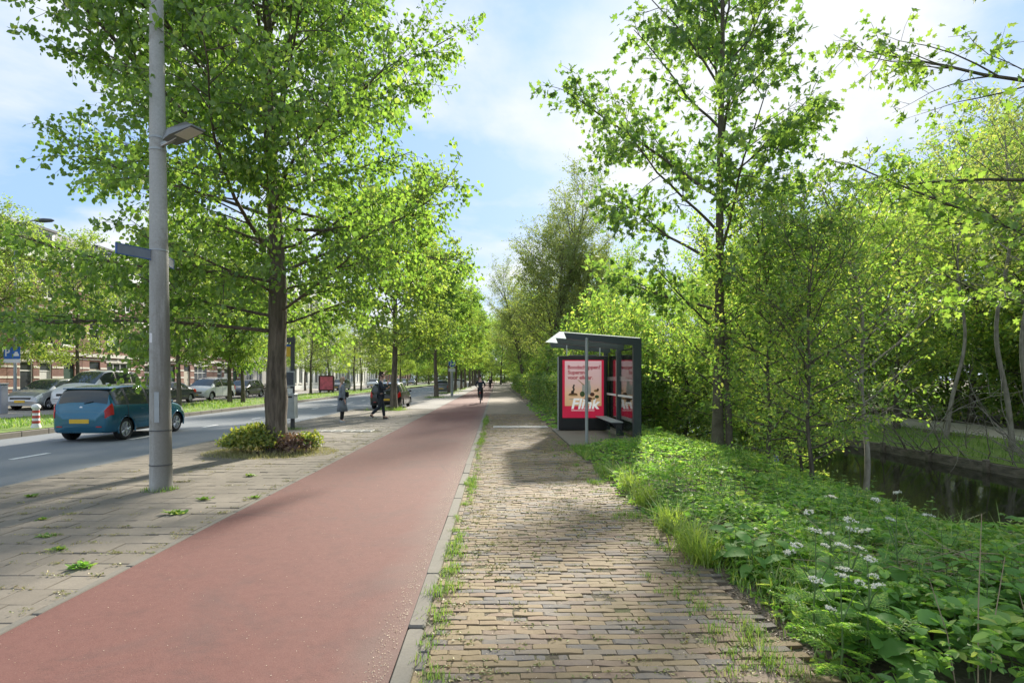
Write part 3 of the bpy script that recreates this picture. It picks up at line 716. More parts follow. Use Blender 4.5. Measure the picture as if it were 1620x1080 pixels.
# tall half-bare trees behind the hedge
def crown_t(t): return 4.6*(math.sin(PI*(.3+.55*t))**.8)+.3
TALL = tree_mesh(61, 17, .34, 3.6, crown_t, 26, (14, 64), 8, 5, 8, .16, 'oval', .06, (-.07, 0), .9, .05, .25, 12, stems=2, secL=.6, flat_n=1.0)
TALL2 = tree_mesh(62, 15.5, .27, 3.8, crown_t, 22, (18, 66), 8, 5, 8, .16, 'oval', .05, (.0, 0), .9, .05, .25, 12, stems=2, secL=.6, flat_n=1.0)
make_tree('bare_tree', 'tall half-bare tree leaning over the footpath behind the clipped hedge', (3.9, 46, 0), 0.0, TALL, M['bark3'], M['olive'], 'tall half-bare trees', .9)
make_tree('bare_tree', 'upright half-bare tree standing just right of the leaning one behind the hedge', (5.4, 48, 0), 1.4, TALL2, M['bark3'], M['olive'], 'tall half-bare trees', .9)
make_tree('bare_tree', 'slender half-bare tree above the bus shelter roof', (7.4, 44, 0), 2.6, TALL2, M['bark3'], M['olive'], 'tall half-bare trees', .68)
make_tree('bare_tree', 'farthest half-bare tree where the footpath narrows', (3.6, 68, 0), 3.3, TALL, M['bark3'], M['olive'], 'tall half-bare trees', .8)

# woodland
def crown_w(t): return 3.2*(math.sin(PI*(.18+.66*t))**.7)+.3
WD1 = tree_mesh(71, 9.5, .14, 1.0, crown_w, 34, (4, 60), 11, 8, 8, .15, 'oval', .07, (0, 0), .6, .2, .3, 8, flat_n=.6)
WD2 = tree_mesh(72, 11, .15, 1.4, crown_w, 34, (6, 62), 11, 8, 7, .155, 'oval', .08, (.02, 0), .65, .2, .3, 8, flat_n=.6, stems=1)
def crown_s(t): return 1.5*(math.sin(PI*(.2+.62*t))**.7)+.15
SAP = tree_mesh(81, 5.0, .035, .5, crown_s, 34, (8, 60), 14, 8, 10, .085, 'oval', .06, (0, 0), .35, .1, .2, 6, flat_n=.7)
SAP2 = tree_mesh(82, 6.0, .05, 1.2, crown_s, 26, (20, 65), 12, 7, 9, .085, 'oval', .08, (-.05, 0), .4, .1, .2, 6, flat_n=.7)
def crown_bu(t): return 1.7*(math.sin(PI*(.3+.6*t))**.6)+.1
BUSH = tree_mesh(91, 2.3, .05, .15, crown_bu, 40, (0, 60), 14, 8, 9, .115, 'oval', .08, (0, 0), .35, .15, .15, 6, stems=1, flat_n=.8)
PALE = tree_mesh(95, 9.0, .065, 4.0, crown_s, 22, (15, 60), 9, 6, 7, .10, 'oval', .12, (-.10, 0), .5, .1, .2, 8, flat_n=.8, secL=.8)
saps = [(*px(1283, 762), 'S', 'wood', .78, 'slim sapling with thin black stem on the canal bank right of the maple'),
        (*px(1215, 735), 'S', 'wood', .95, 'bushy sapling in the gap just right of the maple trunk'),
        (6.35, 9.8, 'T', 'wood', .9, 'sapling with pale leaning stem at the water edge'),
        (6.7, 12.5, 'S', 'wood', .85, 'leafy sapling behind the pale leaning stem by the canal'),
        (6.6, 16.5, 'S', 'wood', 1.25, 'leafy sapling on the bank behind the maple'),
        ]
for i, (x, y, k, m, s, lb) in enumerate(saps):
    make_tree('sapling', lb, (x, y, float(zg(x, y))), i*1.9+.5, SAP if k == 'S' else SAP2, M['bark3'] if k == 'S' else M['bark4'], M[m], 'saplings on the canal bank', s)
bush = [(4.9, 19.6, 'wood', .95, 'green bush directly behind the advertising case of the shelter'), (6.4, 19.2, 'darkleaf', 1.1, 'dark evergreen bush between bus shelter and maple trunk'),
        (7.1, 15.2, 'darkleaf', .8, 'low dark bush at the water behind the maple trunk')]
for i, (x, y, m, s, lb) in enumerate(bush): 
    t = make_tree('evergreen_bush', lb, (x, y, float(zg(x, y))), i*2.2, BUSH, M['bark3'], M[m], 'dark bushes on the bank', s); t['category'] = 'bush'
woods = []
for y in (21, 25, 29.5, 34, 39, 44, 50, 57, 64): woods.append((7.0+random.uniform(-.4, 1.2), y+random.uniform(-1, 1), .55+.006*(y-20)))
for y in (19, 24, 30, 37, 45, 54): woods.append((15.0+random.uniform(-.5, .5) + 4.3, y+random.uniform(-1, 1), .9))
for y in (9, 13.5, 16.5): woods.append((19.8+random.uniform(-.5, .8), y+random.uniform(-1, 1), .95))
for y in (12, 18, 24, 31, 38, 47, 57): woods.append((25+random.uniform(-1.5, 1.5), y+random.uniform(-1.5, 1.5), 1.2))
for y in (10, 17, 25, 34, 44, 56, 70): woods.append((32+random.uniform(-2, 2), y+random.uniform(-2, 2), 1.45))
for y in (22, 27, 33, 41): woods.append((11+random.uniform(-.5, .5)+3.5, y+random.uniform(-1, 1), .75))
for y in (74, 84, 95, 107, 120, 135): woods.append((5.2+random.uniform(-.6, 1.6), y, 1.3))
for y in (60, 75, 92, 110): woods.append((13+random.uniform(-2, 2), y, 1.35))
ORD = ['nearest', 'second', 'third', 'fourth', 'fifth', 'sixth', 'seventh', 'eighth', 'ninth', 'tenth', 'eleventh', 'twelfth', 'thirteenth', 'fourteenth', 'fifteenth', 'sixteenth']
rows_seen = {}
def row_of(x, y):
    if x < 12: return 'close behind hedge and bus shelter' if y < 70 else 'where the footpath disappears'
    if y > 58 or x < 13: return 'far behind the canal bend'
    return 'on the canal bank itself' if x < 17 else 'along the edge of the park path' if x < 22.5 else 'behind the park path trees' if x < 29 else 'deepest in the wood beyond the canal'
for i, (x, y, s) in enumerate(sorted(woods, key=lambda q: q[1])):
    rw = row_of(x, y); k = rows_seen.get(rw, 0); rows_seen[rw] = k+1
    near = '%s green woodland tree, counted from the viewer, %s' % (ORD[k], rw)
    make_tree('woodland_tree', near, (x, y, float(zg(x, y))), i*2.399, WD1 if i % 2 else WD2, M['bark3'], M['wood2'] if i % 5 == 2 else M['wood'], 'thicket beyond the canal' if x > 12 else 'thicket behind the hedge', s)
for i, (x, y, s, lb) in enumerate([(14.2, 15.6, 1.0, 'pale bare-stemmed young tree leaning at the canal edge by the park path'), (13.7, 14.6, .9, 'rightmost pale crooked young tree on the canal edge'), (14.6, 18.5, 1.0, 'thin straight pale tree between canal and park path')]):
    make_tree('pale_tree', lb, (x, y, float(zg(x, y))), [0.2, .6, 2.9][i], PALE, M['bark4'], M['wood2'], 'pale young trees at the canal', s)
# bare pale shrub arching over the water
bsb = thing('bare_shrub', 'pale leafless shrub arching its branches over the canal below the leaning trees', 'shrub', (13.3, 13.2, -.5)); rb_ = np.random.default_rng(404)
for k in range(22):
    a = rb_.uniform(2.2, 4.6); W = Wood(); Q = curve(rb_, (rb_.normal(0, .25), rb_.normal(0, .9), -.1), (math.cos(a)*.9, math.sin(a)*.7, rb_.uniform(.25, 1.3)), rb_.uniform(1.4, 3.6), 9, -.25, .14); W.add(Q, np.linspace(.016, .004, 10), 5)
    for j in range(5):
        i0 = rb_.integers(2, 9); W.add(curve(rb_, Q[i0], unit(Q[i0]-Q[i0-1])+rb_.normal(0, .6, 3), rb_.uniform(.3, 1.0), 4, .1, .15), np.linspace(.007, .002, 5), 4)
    obj('branch', W.mesh('branch'), M['bark4'], bsb)
copy_tree(bsb, 'second pale leafless shrub arching over the canal, farther from the viewer', (13.3, 17.2, -.5), .4, 1.15)
# understorey bushes that close the wood's floor
und_b = sorted([(16.5+4, 17), (20, 21), (20.5, 26), (20, 31), (21, 37), (20.2, 13.5), (21, 10), (20.5, 45), (22, 19), (22.5, 15), (23, 24), (8.0+6, 27), (14.2, 34), (24, 33), (26, 21), (27, 27), (24.5, 12)], key=lambda q: q[1])
for i, (x, y) in enumerate(und_b):
    t = make_tree('thicket_bush', '%s understorey bush beyond the park path, counted from the viewer' % (ORD[i] if i < 16 else 'seventeenth'), (x, y, float(zg(x, y))), i*1.77, BUSH, M['bark3'], M['wood'] if i % 3 else M['darkleaf'], 'understorey bushes beyond the canal', 1.5); t['category'] = 'bush'
for i, (x, y) in enumerate([(4.6, 22), (5.2, 26), (4.9, 31), (5.3, 36), (5, 42), (5.4, 50), (4.6, 60), (4.8, 72), (7.6, 24), (7.7, 30), (8, 37)]):
    t = make_tree('thicket_bush', '%s leafy bush of the thicket behind hedge and shelter' % ORD[i], (x, y, float(zg(x, y))), i*1.77, BUSH, M['bark3'], M['wood'] if i % 3 else M['wood2'], 'understorey bushes behind the hedge', 1.35); t['category'] = 'bush'
for i, (x, y, s_) in enumerate([(1.2, 150, 1.5), (5, 165, 1.7), (-1.5, 185, 1.7), (9, 150, 1.6), (3, 200, 1.9), (-10, 215, 1.8), (-17, 230, 1.8), (10, 210, 2.0), (18, 190, 2.0), (-25, 240, 1.8), (-32, 235, 1.7)]):
    make_tree('distant_tree', '%s of the distant trees closing the view, counted from the footpath' % ORD[i], (x, y, 0), i*2.1, WD1 if i % 2 else WD2, M['bark3'], M['wood'], 'distant trees closing the view', s_)
for i in range(13):
    t = make_tree('distant_bush', '%s distant bush closing the view under the far trees, counted from the right' % ORD[i], (16-i*4.6, 205+8*math.sin(i*2.1), 0), i*1.3, BUSH, M['bark3'], M['wood'], 'distant bushes closing the view', 2.6); t['category'] = 'bush'
# clipped hedge along the footpath
def hedge(name, label, x0, x1, y0, y1, h, n, leaf, m, seed):
    r = np.random.default_rng(seed); t = thing(name, label, 'hedge', ((x0+x1)/2, (y0+y1)/2, 0)); wx, wy = (x1-x0)/2, (y1-y0)/2
    u = r.uniform(-wx, wx, n); v = r.uniform(-wy, wy, n); z = h*r.uniform(0, 1, n); side = r.integers(0, 5, n); d = np.abs(r.normal(0, .10, n))
    bul = .12*vnoise(v, z, .9, seed)
    u = np.where(side == 0, -wx+d-bul, np.where(side == 1, wx-d, u)); v = np.where(side == 2, -wy+d, v); z = np.where(side >= 3, h-d+.14*vnoise(u, v, .8, seed+1), z)
    N = np.stack([np.where(side == 0, -1., np.where(side == 1, 1., 0)), np.where(side == 2, -1., 0), np.where(side >= 3, 1., .3)], -1)+r.normal(0, .5, (n, 3))
    V, F = place_leaves(np.stack([u, v, z], -1), r.normal(0, 1, (n, 3)), N, leaf*r.uniform(.6, 1.3, n), 'oval')
    obj('foliage', mesh_np('foliage', V, F), m, t)
    W = Wood()
    for k in range(int((y1-y0)*4)):
        p = np.array((r.uniform(-wx*.6, wx*.6), r.uniform(-wy, wy), -.1)); W.add(curve(r, p, (r.normal(0, .2), r.normal(0, .2), 1), h*.9, 5, 0, .12), np.linspace(.02, .006, 6), 5)
    stuff(obj('stems', W.mesh('stems'), M['bark3'], t))
hedge('clipped_hedge', 'clipped green hedge beside the brick footpath behind the advertising case', 2.25, 3.9, 19.2, 36, 1.72, 16000, .09, M['hedge'], 3)
hedge('clipped_hedge', 'farther looser stretch of hedge running down the footpath', 2.35, 4.2, 36.5, 90, 1.9, 11000, .19, M['hedge'], 4)

# ================================================================== BUILDINGS
def m_wall(name, a, b):
    t = NT(name); co = t.obco(); n = t.noise(1.2, 4, .6, co)
    v = t.n('ShaderNodeCombineXYZ', {0: t.n('ShaderNodeSeparateXYZ', {0: co}).outputs[1], 1: t.n('ShaderNodeSeparateXYZ', {0: co}).outputs[2]}).outputs[0]
    br = t.n('ShaderNodeTexBrick', {'Vector': v, 'Color1': a, 'Color2': b, 'Mortar': (0.30, 0.26, 0.22), 'Scale': 1.0, 'Mortar Size': .006, 'Brick Width': .22, 'Row Height': .065})
    return t.pbr(t.mix(t.ramp(n, [(.35, 0.), (.7, .4)]), br.outputs[0], tuple(x*.75 for x in a)), .9)
M['wallA'] = m_wall('brown_brick', (0.23, 0.10, 0.075), (0.30, 0.15, 0.11)); M['wallB'] = m_wall('dark_red_brick', (0.16, 0.065, 0.05), (0.23, 0.10, 0.075))
M['stone'] = flat('pale_stone_band', (0.66, 0.63, 0.56), .8); M['slate'] = flat('slate_roof', (0.075, 0.08, 0.09), .7, var=.3, scale=3)
M['render'] = flat('white_render', (0.70, 0.70, 0.67), .85, var=.06, scale=.6); M['greyrender'] = flat('grey_render', (0.36, 0.35, 0.34), .85, var=.1, scale=.6)
M['door'] = flat('painted_door', (0.50, 0.46, 0.38), .5); M['greendoor'] = flat('dark_green_door', (0.03, 0.07, 0.05), .4)
def facade(wid, hei, ops, depth=.16):
    """wall in the y,z plane facing +x with real openings; ops = (y0,y1,z0,z1)"""
    ys = sorted({0, wid} | {o[0] for o in ops} | {o[1] for o in ops}); zs = sorted({0, hei} | {o[2] for o in ops} | {o[3] for o in ops}); mb = MB()
    for a, b in zip(ys, ys[1:]):
        for c, d in zip(zs, zs[1:]):
            if any(o[0] <= a and b <= o[1] and o[2] <= c and d <= o[3] for o in ops): continue
            mb.add([(0, a, c), (0, b, c), (0, b, d), (0, a, d)], [(0, 1, 2, 3)])
    for a, b, c, d in ops:
        q = [(a, c), (b, c), (b, d), (a, d)]
        for i in range(4):
            (y0, z0), (y1, z1) = q[i], q[(i+1) % 4]; mb.add([(0, y0, z0), (0, y1, z1), (-depth, y1, z1), (-depth, y0, z0)], [(0, 1, 2, 3)])
    return mb
def window(parent, y0, y1, z0, z1, cols=2, transom=.68, mat='white', xo=-.11, curtain=False):
    f = MB(); w = .07
    f.box(xo, xo+.06, y0+.003, y0+w, z0+.003, z1-.003); f.box(xo, xo+.06, y1-w, y1-.003, z0+.003, z1-.003); f.box(xo, xo+.055, y0+w, y1-w, z0+.003, z0+w); f.box(xo, xo+.055, y0+w, y1-w, z1-w, z1-.003)
    zt = z0+(z1-z0)*transom; cw = (y1-y0)/cols
    if transom < 1: f.box(xo, xo+.05, y0+w, y1-w, zt-.03, zt+.03)
    for k in range(1, cols): f.box(xo, xo+.045, y0+cw*k-.03, y0+cw*k+.03, z0+w, z1-w)
    wo = f.build('window', M[mat], parent)
    for k in range(cols):
        for (c, d) in ([(z0, zt), (zt, z1)] if transom < 1 else [(z0, z1)]):
            MB().box(xo+.012, xo+.02, y0+cw*k+.02, y0+cw*(k+1)-.02, c+.02, d-.02).build('pane', M['curtain'] if (curtain and d < z1) else M['winglass'], wo)
    MB().box(-.1, .09, y0-.08, y1+.08, z0-.1, z0+.002).build('sill', M['stone'], wo)
def row_house(label, loc, wallm, var):
    t = thing('row_house', label, 'house', loc, 0, 'brick row houses'); Wd = 6.1; Hh = 9.3
    if var == 0: ops = [(.7, 1.8, .12, 2.75), (2.5, 4.9, .75, 2.7)]
    else: ops = [(4.4, 5.4, .12, 2.75), (.9, 1.9, .8, 2.6), (2.4, 3.4, .8, 2.6)]
    ups = [(.75, 1.85, 3.75, 5.75), (2.55, 3.65, 3.75, 5.75), (4.2, 5.3, 3.75, 5.75), (.75, 1.85, 6.7, 8.5), (2.55, 3.65, 6.7, 8.5), (4.2, 5.3, 6.7, 8.5)]
    f = facade(Wd, Hh, ops+ups); f.box(-9, -.3, 0.0, Wd, 0, Hh-.01); f.build('wall', M[wallm], t)
    d = ops[0]; dm = MB().box(-.13, -.08, d[0]+.01, d[1]-.01, d[2], d[3]-.55).build('door', M['door'] if var == 0 else M['greendoor'], t)
    MB().box(-.13, -.09, d[0]+.01, d[1]-.01, d[3]-.5, d[3]-.02).build('fanlight', M['winglass'], dm); MB().box(-.08, -.03, d[0]+.12, d[0]+.16, 1.0, 1.2).build('handle', M['chrome'], dm)
    for i, o in enumerate(ops[1:]): window(t, *o, cols=3 if var == 0 else 1, curtain=bool(i))
    for i, o in enumerate(ups): window(t, *o, cols=2 if (i+var) % 2 else 1, transom=.66, curtain=(i+var) % 3 == 1)
    # pale stone bands broken by the openings, cornices, keystones
    def band(z0, z1, prou, lst):
        cuts = sorted([(o[0], o[1]) for o in lst if o[2] < z1 and o[3] > z0]); y = 0.003; mb = MB()
        for a, b in cuts+[(Wd-.003, None)]:
            if a-y > .03: mb.box(.001, prou, y, a-.01, z0, z1)
            y = (b or 0)+.01
        mb.build('stone_band', M['stone'], t)
    for z in (.9, 1.55, 2.2): band(z, z+.12, .03, ops)
    band(3.05, 3.3, .14, []); band(2.85, 2.93, .04, []); band(5.95, 6.1, .07, ups); band(4.7, 4.8, .03, ups); band(7.6, 7.7, .03, ups)
    for o in ops[1:]+ups:
        MB().box(.002, .05, (o[0]+o[1])/2-.1, (o[0]+o[1])/2+.1, o[3]+.02, o[3]+.30).build('keystone', M['stone'], t)
        MB().box(.002, .04, o[0]-.12, o[1]+.12, o[3]+.003, o[3]+.12).build('lintel', M['stone'], t)
    MB().box(-.1, .35, 0.003, Wd-.003, Hh-.25, Hh+.12).build('cornice', M['white'], t)
    rf = MB().prism([(-.2, Hh+.1), (-1.5, Hh+2.3), (-8, Hh+2.3), (-9, Hh+.1)], 0.003, Wd-.003, 'y').build('roof', M['slate'], t)
    dm = MB().box(-1.6, -.35, 2.0, 4.1, Hh+.2, Hh+1.85).build('dormer', M['white'], t)
    MB().box(-1.7, -.2, 1.85, 4.25, Hh+1.85, Hh+2.0).build('dormer_roof', M['slate'], dm); MB().box(-.36, -.34, 2.25, 3.0, Hh+.55, Hh+1.7).build('pane', M['winglass'], dm); MB().box(-.36, -.34, 3.1, 3.85, Hh+.55, Hh+1.7).build('pane', M['winglass'], dm)
    MB().box(-6.5, -5.7, .2, .9, Hh+2.2, Hh+3.2).build('chimney', M[wallm], rf)
    return t
HX = -29.0
hl = ['brick row house behind the silver car, left edge of the terrace, pale stone bands', 'brick row house with pale arched doorway behind the parking sign', 'brick row house behind the white people carrier with dark green door',
      'brick row house hidden behind the concrete lamp post', 'brick row house behind the white crossover, dark red brick', 'last brick row house of the terrace, next to the grey side building']
for i, lb in enumerate(hl): row_house(lb, (HX, 27.6+i*6.13, .07), 'wallA' if i % 2 == 0 else 'wallB', i % 2)
def block(name, label, loc, Wd, Hh, wallm, cols, rows, wy, wh, z0, dz, dep=12, cat='building', parapet='white'):
    t = thing(name, label, cat, loc); pit = Wd/cols
    ops = [(pit*(c+.5)-wy/2, pit*(c+.5)+wy/2, z0+dz*r, z0+dz*r+wh) for c in range(cols) for r in range(rows)]
    f = facade(Wd, Hh, ops, .2); f.box(-dep, -.35, 0.0, Wd, 0, Hh-.01); f.build('wall', M[wallm], t)
    for o in ops: window(t, *o, cols=2, transom=1.0, mat='white', xo=-.15)
    MB().box(-dep, .12, -.05, Wd+.05, Hh-.005, Hh+.3).build('parapet', M[parapet], t)
    return t
block('side_building', 'low grey rendered building after the brick terrace by the bicycles', (HX+.4, 64.6, .07), 11, 5.2, 'greyrender', 4, 1, 1.6, 2.2, .9, 3, 10)
block('office_building', 'tall white modern building with dark windows behind the sparse olive tree', (HX+1, 78, .07), 19, 15, 'render', 8, 4, 1.5, 2.4, .8, 3.5)
block('apartment_building', 'long pale building with many narrow windows far along the road', (HX, 100, .07), 40, 8, 'render', 18, 2, 1.2, 2.2, .8, 3.4)
block('brick_block', 'distant brown brick block where the road disappears', (HX, 144, .07), 50, 11, 'wallA', 14, 3, 1.5, 2.0, .9, 3.3)

# ================================================================== CARS
def catmull(C, u, axis):
    """interpolate control grid C along an axis at float positions u"""
    C = np.moveaxis(C, axis, 0); n = len(C); u = np.clip(u, 0, n-1-1e-6); i = u.astype(int); f = (u-i).reshape((-1,)+(1,)*(C.ndim-1))
    g = lambda k: C[np.clip(k, 0, n-1)]
    p0, p1, p2, p3 = g(i-1), g(i), g(i+1), g(i+2); T = .38
    m1 = (p2-p0)*T; m2 = (p3-p1)*T; f2 = f*f; f3 = f2*f
    r = p1*(2*f3-3*f2+1)+m1*(f3-2*f2+f)+p2*(-2*f3+3*f2)+m2*(f3-f2)
    return np.moveaxis(r, 0, axis)
PROF = {
 # y, zbot, zshoulder, w_low, w_shoulder, ztop, w_top  (unit car 3.8 x 1.66 x 1.50)
 'hatch': [(-1.90, .40, .62, .44, .46, .66, .38), (-1.87, .27, .80, .66, .65, .84, .55), (-1.78, .24, .93, .76, .73, .99, .62), (-1.69, .24, .95, .805, .775, 1.25, .60), (-1.54, .24, .95, .83, .80, 1.43, .585), (-.9, .22, .94, .83, .81, 1.505, .58), (-.1, .22, .92, .83, .81, 1.505, .575), (.35, .22, .91, .83, .80, 1.45, .57), (.72, .22, .90, .83, .80, 1.23, .60), (1.08, .22, .89, .83, .79, 1.00, .66), (1.45, .22, .82, .82, .77, .90, .62), (1.74, .22, .70, .78, .71, .76, .56), (1.86, .24, .58, .70, .64, .63, .50), (1.91, .34, .48, .58, .54, .52, .42)],
 'mpv': [(-1.90, .40, .62, .62, .64, .70, .55), (-1.88, .27, .85, .78, .78, .92, .70), (-1.83, .24, .95, .82, .80, 1.10, .67), (-1.74, .24, .96, .83, .81, 1.34, .63), (-1.62, .24, .96, .83, .81, 1.47, .60), (-1.0, .22, .95, .83, .81, 1.52, .60), (0, .22, .93, .83, .81, 1.52, .60), (.45, .22, .92, .83, .80, 1.45, .59), (.85, .22, .90, .83, .80, 1.22, .62), (1.22, .22, .88, .83, .79, .99, .66), (1.55, .22, .80, .82, .77, .88, .62), (1.78, .22, .68, .78, .72, .74, .56), (1.87, .24, .56, .70, .64, .61, .50), (1.91, .34, .48, .58, .54, .52, .42)],
 'sedan': [(-1.90, .40, .62, .60, .62, .66, .50), (-1.87, .27, .80, .77, .76, .86, .64), (-1.75, .24, .90, .82, .78, .96, .64), (-1.45, .24, .92, .83, .79, 1.02, .62), (-1.15, .24, .92, .83, .80, 1.20, .58), (-.75, .22, .91, .83, .80, 1.38, .55), (-.2, .22, .90, .83, .80, 1.43, .56), (.25, .22, .89, .83, .80, 1.38, .56), (.62, .22, .88, .83, .79, 1.18, .60), (1.0, .22, .86, .83, .79, .96, .66), (1.42, .22, .80, .82, .77, .87, .62), (1.74, .22, .68, .78, .71, .74, .56), (1.86, .24, .56, .70, .64, .61, .50), (1.91, .34, .48, .58, .54, .52, .42)]}
WIN = {'hatch': dict(rear=(2.25, 4.1), ws=(6.85, 8.85), side=[(3.45, 4.55), (4.72, 5.72), (5.88, 7.9)], seams=(4.62, 5.8, 8.2)), 'mpv': dict(rear=(2.6, 4.1), ws=(6.85, 8.85), side=[(3.4, 4.8), (4.93, 5.85), (6.0, 7.9)], seams=(4.86, 5.92, 8.2)), 'sedan': dict(rear=(3.4, 5.1), ws=(6.85, 8.85), side=[(4.35, 5.6), (5.75, 7.9)], seams=(4.6, 5.66, 8.2))}
def car_meshes(kind, L, Wd, H):
    pr = np.array(PROF[kind], float); sx = Wd/1.66; sy = L/3.81; sz = H/1.505
    rows = []
    for (y, zb, zs, w, ws, zt, wt) in pr:
        zm = zs+(zt-zs)*.55; wm = ws+(wt-ws)*.50
        half = [(0, zb), (w*.86, zb), (w*.985, zb+.09), (w*1.0, zb+(zs-zb)*.55), (ws, zs), (wm+.012, zm), (wt, zt-.035), (wt*.62, zt-.004), (0, zt+.008)]
        full = half+[(-a, b) for a, b in half[-2::-1]]
        rows.append([(a*sx, y*sy, b*sz) for a, b in full])
    C = np.array(rows)
    def S(u, v): return catmull(catmull(C, np.asarray(u, float), 0), np.asarray(v, float), 1)
    def Noff(u, v, off):
        P = S(u, v); e = .02; Pu = S(np.asarray(u)+e, v)-S(np.asarray(u)-e, v); Pv = S(u, np.asarray(v)+e)-S(u, np.asarray(v)-e)
        N = np.cross(Pu, Pv); N /= np.linalg.norm(N, axis=2, keepdims=True)+1e-9
        c = P-np.array((0, 0, .7*sz)); 
        N *= np.where((N*c).sum(2, keepdims=True) < 0, -1, 1); return P+N*off
    def patch(name, u0, u1, v0, v1, off, nu=8, nv=6, skew=0.0, thick=.012):
        u = np.linspace(u0, u1, nu); v = np.linspace(v0, v1, nv); P = Noff(u, v, off); Q = Noff(u, v, off-thick)
        if skew: pass
        idx = np.arange(nu*nv).reshape(nu, nv); n = nu*nv
        q = np.stack([idx[:-1, :-1], idx[1:, :-1], idx[1:, 1:], idx[:-1, 1:]], -1).reshape(-1, 4); b = [tuple(f[::-1]+n) for f in q]
        ring = list(idx[:, 0])+list(idx[-1, 1:])+list(idx[-2::-1, -1])+list(idx[0, -2:0:-1])
        side = [(ring[i], ring[(i+1) % len(ring)], ring[(i+1) % len(ring)]+n, ring[i]+n) for i in range(len(ring))]
        mb = MB(); mb.add(np.concatenate([P.reshape(-1, 3), Q.reshape(-1, 3)]), [tuple(f) for f in q]+b+side); return mb.mesh(name, False)
    wr = .30*sz*1.02; wy = (-1.21*sy, 1.26*sy)
    # body shell with wheel arches
    nu, nv = 110, 65; u = np.linspace(0, len(pr)-1, nu); v = np.linspace(0, 16, nv); P = S(u, v); ra = wr*1.16
    idx = np.arange(nu*nv).reshape(nu, nv); q = np.stack([idx[:-1, :-1], idx[1:, :-1], idx[1:, 1:], idx[:-1, 1:]], -1).reshape(-1, 4)
    V = P.reshape(-1, 3).copy(); inside = np.zeros(len(V), bool)
    for y0 in wy:
        dy = V[:, 1]-y0; dz = V[:, 2]-wr; r = np.hypot(dy, dz); side = np.abs(V[:, 0]) > .52*sx
        near = side & (np.abs(r-ra) < .035) ; k = ra/np.maximum(r, 1e-6)
        V[near, 1] = y0+dy[near]*k[near]; V[near, 2] = wr+dz[near]*k[near]
        inside |= side & (r < ra-.02) & ~near
    keep = ~inside[q].any(1); body = mesh_np('body', V, [q[keep], np.array([idx[0, :-1]]), np.array([idx[-1, :-1]])], True)
    bm = bmesh.new(); bm.from_mesh(body)
    ends = [e for e in bm.edges if e.is_boundary]; bmesh.ops.recalc_face_normals(bm, faces=bm.faces); bm.to_mesh(body); bm.free()
    ms = {'body': body}
    cb = lambda a, b, c, d: MB().box(a, b, c, d, .30*sz, .75*sz)
    un = MB()
    for a, b in ((-1.72*sy, wy[0]-ra*.98), (wy[0]+ra*.98, wy[1]-ra*.98), (wy[1]+ra*.98, 1.70*sy)):
        if b-a > .05: un.box(-.70*sx, .70*sx, a, b, .27*sz, .68*sz)
    un.box(-.50*sx, .50*sx, -1.7*sy, 1.65*sy, .275*sz, .70*sz); ms['underbody'] = un.mesh('underbody')
    w = WIN[kind]
    ms['rear_window'] = patch('rear_window', w['rear'][0], w['rear'][1], 5.75, 10.25, .006, 8, 12)
    ms['windscreen'] = patch('windscreen', w['ws'][0], w['ws'][1], 5.85, 10.15, .006, 8, 12)
    ms['side_window'] = [patch('side_window', a, b, v0, v1, .006) for (a, b) in w['side'] for (v0, v1) in ((4.18, 5.82), (10.18, 11.82))]
    ms['door_seam'] = [patch('door_seam', s-.012, s+.012, v0, v1, .003, 2, 12) for s in w['seams'] for (v0, v1) in ((2.1, 4.1), (11.9, 13.9))]
    ms['tail_light'] = [patch('tail_light', 1.0, 2.75 if kind != 'mpv' else 3.4, v0, v1, .014, 8, 6) for (v0, v1) in ((3.3, 4.45), (11.55, 12.7))]
    ms['pillar'] = [patch('pillar_trim', w['side'][0][0]-.05, w['side'][-1][1]+.04, v0, v1, .003, 26, 6) for (v0, v1) in ((4.12, 5.88), (10.12, 11.88))]
    ms['headlight'] = [patch('headlight', 10.3, 11.6, v0, v1, .010, 8, 6) for (v0, v1) in ((3.5, 4.5), (11.5, 12.5))]
    ms['handle'] = [MB().box(-.01, .02, -.09, .09, -.014, .014).mesh('door_handle') for _ in range(1)]
    # wheels
    ty = MB().lathe((0, 0, 0), [(wr*.66, -.085), (wr*.93, -.09), (wr, -.06), (wr, .06), (wr*.93, .09), (wr*.66, .085)], 28, 'x').mesh('tyre', True)
    rm = MB().lathe((0, 0, 0), [(wr*.67, .06), (wr*.67, .085), (wr*.60, .088), (wr*.58, .055), (0.001, .05)], 28, 'x')
    for k in range(5):
        a = k*2*PI/5
        for da in (-.16, .16):
            p0 = np.array((.07, .05*math.cos(a), .05*math.sin(a))); p1 = np.array((.084, wr*.62*math.cos(a+da), wr*.62*math.sin(a+da))); rm.tube([p0, (p0+p1)/2+np.array((.006, 0, 0)), p1], .017, 5)
    rm.disc((0, 0, 0), .045, .04, .06, .088, 'x', 14)
    ms['tyre'] = ty; ms['rim'] = rm.mesh('rim'); ms['dims'] = (sx, sy, sz, wr, wy, S)
    ar = []
    for y0 in wy:
        pts = [(0, y0+ra*math.cos(a), wr+ra*math.sin(a)) for a in np.linspace(-.25, PI+.25, 22)]; ar.append(pts)
    ms['arch'] = ar
    return ms
CARS = {}
